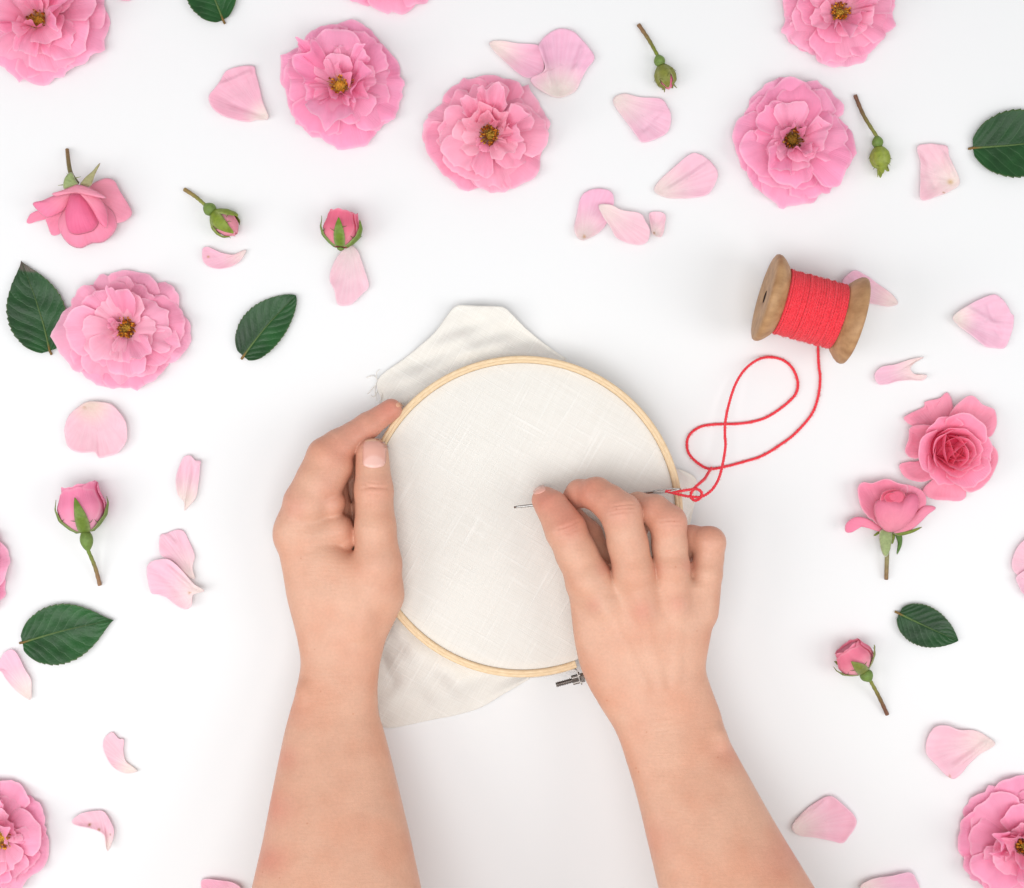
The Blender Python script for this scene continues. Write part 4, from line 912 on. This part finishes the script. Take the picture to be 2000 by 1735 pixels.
# ------------------------------------------------------------------ cupped rose and side-lying roses (petals shaped one by one)
def cup_rose():
    C0 = PX(1862, 880, 40)
    t = thing('rose', (C0[0], C0[1], 0), 'half open deep pink rose with a tight spiral centre near the right edge', 'rose')
    o = [([(480, 735), (590, 680), (600, 650), (680, 630), (725, 598), (755, 660), (745, 730), (700, 800), (640, 830), (560, 800), (500, 775)], 4, 9, 'a'),
         ([(735, 730), (790, 650), (860, 617), (920, 665), (960, 680), (993, 700), (1000, 780), (975, 840), (920, 862), (860, 880), (780, 840)], 14, 12, 'b'),
         ([(860, 860), (950, 885), (995, 930), (1000, 990), (975, 1060), (945, 1105), (890, 1150), (830, 1160), (780, 1100), (800, 980)], 12, 12, 'c'),
         ([(585, 1150), (640, 1090), (700, 1030), (780, 1040), (832, 1165), (800, 1210), (720, 1208), (660, 1205), (610, 1185)], 8, 9, 'd'),
         ([(450, 1010), (500, 990), (560, 985), (600, 940), (680, 980), (680, 1060), (600, 1100), (540, 1100), (480, 1075)], 5, 8, 'e'),
         ([(480, 920), (500, 860), (510, 800), (560, 780), (650, 790), (700, 860), (640, 930), (570, 965), (520, 970), (490, 950)], 16, 10, 'f')]
    for i, (p, z, c, _) in enumerate(o):
        traced(c8(p), c8([(770, 930)])[0], lin(254, 172, 196), lin(251, 138, 170), cup=c, z0=z, parent=t, seed=40+i, rip=2.0, grad=(.2, .8), curl=-3)
    rs = random.Random(7); dR = math.radians
    cx, cy = PX(*c8([(722, 895)])[0], 45)[:2]
    V, F = ball((cx+3, cy+2, 26), (36, 34, 22), 12, 24); mk('core', V, F, M_petal, t, col=np.tile(lin(214, 60, 95), (len(V), 1)), uv=np.zeros((len(V), 2)))
    for (n, L, p0, p1, r0, z0, ha, k) in ((6, 66, 62, 18, 22, 12, 48, 0), (6, 54, 74, 48, 21, 14, 50, .2), (5, 52, 80, 70, 17, 16, 54, .45), (5, 46, 86, 92, 10, 20, 58, .75), (4, 42, 88, 100, 5, 20, 60, 1)):
        for i in range(n):
            a = 2*math.pi*(i+.5*k*2)/n+k*2.1
            sh = (k*10, k*8)
            rpetal(t, (cx+sh[0]*.6, cy+sh[1]*.6), a, L*rs.uniform(.94, 1.08), dR(ha), dR(p0), dR(p1), r0, z0+(i % 2)*2, .55, .5, .07, rs, lin(253, 158-45*k, 188-40*k), lin(250, 125-30*k, 158-30*k), axis_tilt=(.25, .2))
    return t
cup_rose()
def side_tube(parent, pts, r0, r1, c0, c1, name='stem', n=24):
    P = catmull([PX(*p) for p in pts], n, closed=False); V, F = tube_arrays(P, np.linspace(r0, r1, n), 10)
    k = np.repeat(np.linspace(0, 1, n), 10)[:, None]; return mk(name, V, F, M_green, parent, col=np.array(c0)*(1-k)+np.array(c1)*k)
SG = lin(150, 165, 110); OL = lin(120, 135, 50); BR = lin(138, 105, 72)
def side_rose_a():
    C0 = PX(1740, 1010, 0); t = thing('rose', C0, 'side lying pink rose with a heart shaped front petal and a stem pointing down', 'rose')
    b = c8([(420, 1385)])[0]; dp = lin(250, 138, 172)
    def p(pts, z, dome, s_, col=lin(251, 160, 188), **k): traced(c8(pts), b, col, k.pop('bc', lin(250, 160, 182)), z0=z, dome=dome, parent=t, seed=s_, grad=(.1, .9), **k)
    p([(210, 1140), (240, 1105), (290, 1110), (370, 1085), (440, 1110), (495, 1130), (480, 1200), (420, 1240), (370, 1300), (350, 1370), (300, 1320), (270, 1300), (225, 1230)], 12, 6, 51, cup=14)
    p([(470, 1120), (560, 1140), (600, 1180), (600, 1240), (570, 1300), (510, 1360), (440, 1385), (420, 1300), (440, 1200)], 16, 8, 52, cup=12)
    p([(150, 1385), (153, 1340), (200, 1305), (260, 1308), (320, 1340), (380, 1385), (330, 1381), (270, 1362), (215, 1354), (200, 1368), (185, 1388)], 22, 10, 53, cup=3, col=lin(251, 150, 182), center=c8([(262, 1338)])[0])
    p([(420, 1388), (480, 1335), (540, 1285), (600, 1238), (660, 1250), (620, 1285), (580, 1325), (530, 1368), (470, 1388)], 24, 12, 54, cup=3)
    p([(345, 1200), (365, 1160), (410, 1145), (450, 1148), (485, 1172), (480, 1230), (420, 1260), (360, 1240)], 42, 6, 56, col=lin(246, 120, 150), cup=6)
    p([(365, 1190), (385, 1168), (420, 1165), (440, 1185), (420, 1215), (380, 1215)], 50, 5, 57, col=lin(236, 100, 130), cup=5, rip=.6)
    p([(395, 1182), (420, 1158), (462, 1158), (478, 1182), (466, 1215), (425, 1220)], 52, 6, 58, col=lin(240, 115, 145), cup=3, rip=.6)
    p([(318, 1240), (340, 1205), (400, 1195), (462, 1202), (500, 1178), (550, 1170), (572, 1210), (560, 1270), (520, 1330), (470, 1372), (430, 1386), (385, 1384), (340, 1340), (320, 1290)], 34, 34, 55, col=lin(251, 146, 180), cup=0, rip=1)
    side_tube(t, [(1735, 1040, 28), (1733, 1070, 18), (1731, 1132, 7)], 5, 4, SG, BR)
    def sp(pts, z, s_, c=SG): traced(c8(pts), b, c, c*.9, z0=z, dome=4, cup=0, parent=t, seed=s_, name='sepal', rip=.6, mat=M_green, K=8, N_=48)
    sp([(345, 1380), (347, 1470), (372, 1528), (397, 1500), (411, 1430), (405, 1378)], 34, 61)
    sp([(432, 1398), (445, 1450), (440, 1516), (467, 1460), (466, 1400)], 20, 62, lin(85, 120, 50))
    sp([(408, 1382), (470, 1384), (530, 1372), (583, 1358), (530, 1390), (450, 1408)], 26, 63, OL)
    sp([(405, 1390), (404, 1440), (418, 1452), (430, 1400)], 20, 64, OL)
    sp([(310, 1404), (345, 1378), (352, 1386), (320, 1408)], 20, 65, OL)
side_rose_a()
def side_rose_b():
    C0 = PX(155, 410, 0); t = thing('rose', C0, 'side lying pink rose hanging from a stem that points up, upper left', 'rose')
    b = c3([(545, 1320)])[0]
    def p(pts, z, dome, s_, col=lin(251, 158, 188), **k): traced(c3(pts), b, col, k.pop('bc', lin(251, 172, 192)), z0=z, dome=dome, parent=t, seed=s_, grad=(.1, .9), **k)
    p([(640, 1310), (700, 1275), (760, 1258), (810, 1280), (840, 1340), (890, 1420), (928, 1500), (900, 1550), (820, 1580), (740, 1560), (660, 1460), (610, 1370)], 10, 12, 71, cup=8, col=lin(251, 172, 196))
    p([(190, 1560), (220, 1510), (280, 1490), (340, 1520), (330, 1545), (260, 1562), (205, 1580)], 8, 5, 72, cup=3, bc=lin(250, 150, 180))
    p([(330, 1525), (440, 1470), (480, 1560), (440, 1640), (375, 1665), (345, 1610)], 8, 10, 73, cup=4)
    p([(440, 1480), (408, 1560), (420, 1640), (480, 1720), (560, 1750), (640, 1715), (720, 1705), (790, 1650), (822, 1570), (790, 1490), (700, 1420), (600, 1375), (500, 1360)], 14, 26, 74, cup=3)
    p([(450, 1500), (465, 1430), (495, 1360), (560, 1352), (610, 1395), (655, 1470), (687, 1560), (650, 1620), (580, 1645), (510, 1650), (465, 1610)], 32, 34, 75, cup=0, col=lin(250, 128, 170), bc=lin(250, 130, 170), rip=.8)
    p([(555, 1350), (650, 1370), (720, 1425), (755, 1520), (750, 1610), (700, 1570), (655, 1490), (605, 1415)], 52, 14, 76, cup=0, rip=.8, col=lin(251, 146, 180))
    p([(230, 1435), (300, 1415), (380, 1380), (492, 1362), (488, 1410), (445, 1480), (380, 1520), (320, 1532), (270, 1490)], 34, 16, 77, cup=2, col=lin(250, 146, 182))
    p([(365, 1365), (430, 1345), (500, 1318), (545, 1303), (620, 1323), (690, 1358), (745, 1398), (640, 1384), (540, 1364), (450, 1372), (390, 1382)], 58, 12, 78, cup=2, rip=.8, col=lin(252, 172, 196))
    side_tube(t, [(150, 358, 44), (137, 335, 30), (131, 292, 7)], 5, 3.6, lin(110, 115, 70), BR)
    def sp(pts, z, s_, c=SG): traced(c3(pts), b, c, c*.9, z0=z, dome=4, cup=0, parent=t, seed=s_, name='sepal', rip=.6, mat=M_green, K=8, N_=48)
    sp([(448, 1332), (455, 1260), (500, 1215), (530, 1270), (548, 1302), (500, 1320)], 56, 81)
    sp([(562, 1308), (600, 1255), (650, 1210), (707, 1148), (670, 1230), (640, 1312), (600, 1318)], 50, 82, lin(165, 160, 115))
    m = MB()
    for a, b2 in (((530, 1258), (572, 1248)), ((450, 1305), (408, 1310)), ((480, 1240), (470, 1222))):
        P = catmull([PX(*c3([a])[0], 52), PX(*c3([b2])[0], 50)], 6, closed=False); V, F = tube_arrays(P, np.linspace(1, .3, 6), 5); m.add(V, F, OL)
    m.build('sepal_hair', M_green, t)
side_rose_b()

# ------------------------------------------------------------------ buds
def bud(stem_end, neck, tip, rmax, label, seed=1, hip=(13, 26), sep=5, seplen=.8, sepw=.55, flare=.25, pet=lin(250, 140, 170), petb=lin(252, 190, 200), green=OL, tipr=.35, twist=0, open_=0, sr=3.6, stem_c=(BR, OL), nostem=False, az0=0.0, hang=()):
    rs = random.Random(seed); zc = rmax+1.5
    a = np.array(PX(*neck, zc)); b = np.array(PX(*tip, zc)); ax = b-a; L = np.linalg.norm(ax); ax /= L; pe = np.array([-ax[1], ax[0], 0]); up = np.array([0, 0, 1.])
    t = thing('rosebud', ((a[0]+b[0])/2, (a[1]+b[1])/2, 0), label, 'rosebud')
    hl = hip[1]; hx = a+ax*hl*.9   # corolla starts after the hip
    Lc = L-hl*.9
    kn = np.array([0, .08, .3, .55, .8, 1.0]); kr = np.array([.30, .58, .95, 1.0, .80, tipr])
    Rb = lambda v: rmax*float(np.interp(v, kn, kr))
    vsm = np.linspace(0, 1, 60); ks = np.hanning(9); ks /= ks.sum(); rr = np.convolve(np.pad(np.interp(vsm, kn, kr), 4, mode='edge'), ks, 'valid')
    Rb = lambda v: rmax*float(np.interp(v, vsm, rr))
    def pt(s_, r, az): return a+ax*s_+pe*(r*math.cos(az))+up*(r*math.sin(az))
    if not nostem:
        e = np.array(PX(*stem_end, sr+1)); mid = (e+a)/2+pe*rs.uniform(-3, 3); mid[2] = (sr+zc)/2*.8
        P = catmull([e, mid, a, a+ax*4], 30, closed=False); V, F = tube_arrays(P, np.linspace(sr*1.1, sr*.95, 30)+.25*np.sin(np.arange(30)*1.3), 10)
        k = np.repeat(smooth(np.linspace(-.1, 1, 30)), 10)[:, None]; mk('stem', V, F, M_green, t, col=stem_c[0]*(1-k)+stem_c[1]*k)
    # hip
    V = []; n = 18; sg = 20
    for i in range(n):
        q = i/(n-1); r = hip[0]*max(.22, math.sin(math.pi*min(.93, .08+q*.82))**.8)
        for j in range(sg): V.append(pt(q*hl, r, 2*math.pi*j/sg))
    g = lin(112, 138, 66); mk('hip', V, grid_faces(n, sg, True), M_green, t, col=np.tile(g, (n*sg, 1)))
    # inner body
    V = []
    for i in range(n):
        q = i/(n-1)
        for j in range(sg): V.append(pt(hl*.9+q*.93*Lc, Rb(q*.93)*.86, 2*math.pi*j/sg))
    V.append(a+ax*(hl*.9+.93*Lc)); F = grid_faces(n, sg, True)+[((n-1)*sg+j, n*sg, (n-1)*sg+(j+1) % sg) for j in range(sg)]
    mk('inner_petals', V, F, M_petal, t, col=np.tile(pet*.8, (len(V), 1)), uv=np.zeros((len(V), 2)))
    npet = 5 if open_ == 0 else 7
    for jn in range(npet):
        az = az0+jn*2*math.pi*.382*1.0*1.62; hs = rs.uniform(1.0, 1.35); NU, NV = 19, 16; V = []; C = []; UV = []; off = .88+.03*jn
        phs = rs.uniform(0, 6.28); top = rs.uniform(.93, 1.03) if jn > 1 else 1.0
        for i in range(NV):
            q = i/(NV-1)
            for j in range(NU):
                u = -1+2*j/(NU-1); v = q*(top-.14*u*u*(1-open_*.5)+.015*math.sin(u*9+phs))
                r = Rb(min(v, 1))*(off+.07*(u+1)/2)+(open_*7*max(0, v-.75)/.25)
                V.append(pt(hl*.9+v*Lc, r, az+u*hs*(.55+.45*min(1, v*2.2))))
                c = petb*(1-smooth(v/.7))+pet*smooth(v/.7)
                if q > .95 or abs(u) > .95: c = c*.7+lin(255, 215, 225)*.3
                C.append(c*(1+.04*math.sin(u*15+phs)*np.array([.2, 1, .7]))); UV.append((u, q))
        mk('petal', V, grid_faces(NV, NU), M_petal, t, col=C, uv=UV)
    for k in range(sep):
        az = az0+.4+2*math.pi*k/sep; sl = seplen*Lc*rs.uniform(.9, 1.1); NU, NV = 9, 22; V = []; C = []; fl = flare*rs.uniform(.5, 1.4)
        if k in hang: fl = flare*2.6
        curl = rs.uniform(-.25, .25)
        for i in range(NV):
            q = i/(NV-1); wd = sepw*rmax*(math.sin(math.pi*min(1, .22+q*.5))*(1-q)**.75+.03)
            for j in range(NU):
                u = -1+2*j/(NU-1); s_ = q*sl; v = s_/Lc; r = max(Rb(min(v, 1)), rmax*.35)*1.13+1.2+fl*rmax*q**2.6
                x = wd*u
                V.append(pt(hl*.88+s_*(1-.25*fl*q*q), r-.10*abs(u)*wd, az+x/max(r, 3)+curl*q*q))
                e = abs(u)**3*(1-q); C.append(green*(1-.5*e)+lin(190, 190, 150)*.5*e+lin(30, 0, 0)*q*.5)
        V = np.array(V); V[:, 2] = np.maximum(V[:, 2], 1.2)
        sp = mk('sepal', V, grid_faces(NV, NU), M_green, t, col=C, solid=.9)
        m = MB()
        for w2 in range(2):
            i = rs.randrange(5, 14); sd = 0 if w2 else NU-1; p = V.reshape(NV, NU, 3)[i, sd]; q = V.reshape(NV, NU, 3)[i, NU//2]; d = (p-q)/(np.linalg.norm(p-q)+1e-6)
            P = [p-d*1.5, p+d*rs.uniform(3, 5)+ax*1.5, p+d*rs.uniform(7, 10)+ax*rs.uniform(2, 7)]; P = np.array(P); P[:, 2] = np.maximum(P[:, 2], .8)
            Vv, Ff = tube_arrays(P, [.9, .6, .25], 5); m.add(Vv, Ff, green*.7)
        m.build('barb', M_green, sp)
    return t
bud((1247, 48), (1284, 108), (1308, 174), 17.5, 'thin green bud showing a sliver of pink, at the top between petals', seed=1, hip=(11, 24), seplen=1.1, sepw=1.15, flare=.3, green=lin(125, 130, 55), az0=1.0, hang=(3,), tipr=.12)
bud((1670, 186), (1712, 266), (1723, 332), 16.5, 'closed green bud on a long brown stem beside the dark centred rose', seed=2, hip=(11, 24), seplen=1.25, sepw=1.35, flare=.2, green=lin(140, 155, 60), az0=.7, hang=(2,), tipr=.12, stem_c=(lin(120, 85, 65), lin(135, 140, 70)))
bud((360, 370), (400, 400), (462, 457), 22.5, 'slanted bud with parted green sepals and pink tip, upper left', seed=3, hip=(13, 26), seplen=1.0, sepw=.95, flare=.3, green=lin(125, 145, 45), az0=.9, hang=(1, 3), tipr=.2, pet=lin(252, 168, 185), petb=lin(251, 195, 205), stem_c=(lin(150, 125, 75), lin(140, 150, 70)))
bud((665, 495), (665, 490), (670, 414), 34, 'stemless pink bud with green sepals touching the pale petal', seed=4, hip=(7, 8), seplen=.85, sepw=.45, flare=.28, green=lin(105, 135, 40), az0=1.17, pet=lin(248, 125, 155), petb=lin(250, 160, 175), tipr=.68, nostem=True, sep=5, open_=.4)
bud((195, 1143), (172, 1075), (153, 946), 42, 'large pink bud on a brown stem above the green leaf on the left', seed=5, hip=(12.5, 40), seplen=.72, sepw=.42, flare=.14, green=lin(105, 130, 45), az0=.95, pet=lin(252, 150, 188), petb=lin(252, 185, 208), tipr=.72, open_=.35, sr=3.8, stem_c=(lin(150, 115, 85), lin(120, 145, 65)))
bud((1733, 1396), (1700, 1330), (1652, 1262), 34, 'pink bud with a slanting green stem at the lower right', seed=6, hip=(13, 26), seplen=.7, sepw=.5, flare=.3, green=lin(120, 130, 55), az0=1.3, pet=lin(250, 140, 168), petb=lin(252, 190, 200), tipr=.66, open_=.4, stem_c=(lin(120, 80, 60), lin(135, 140, 65)))
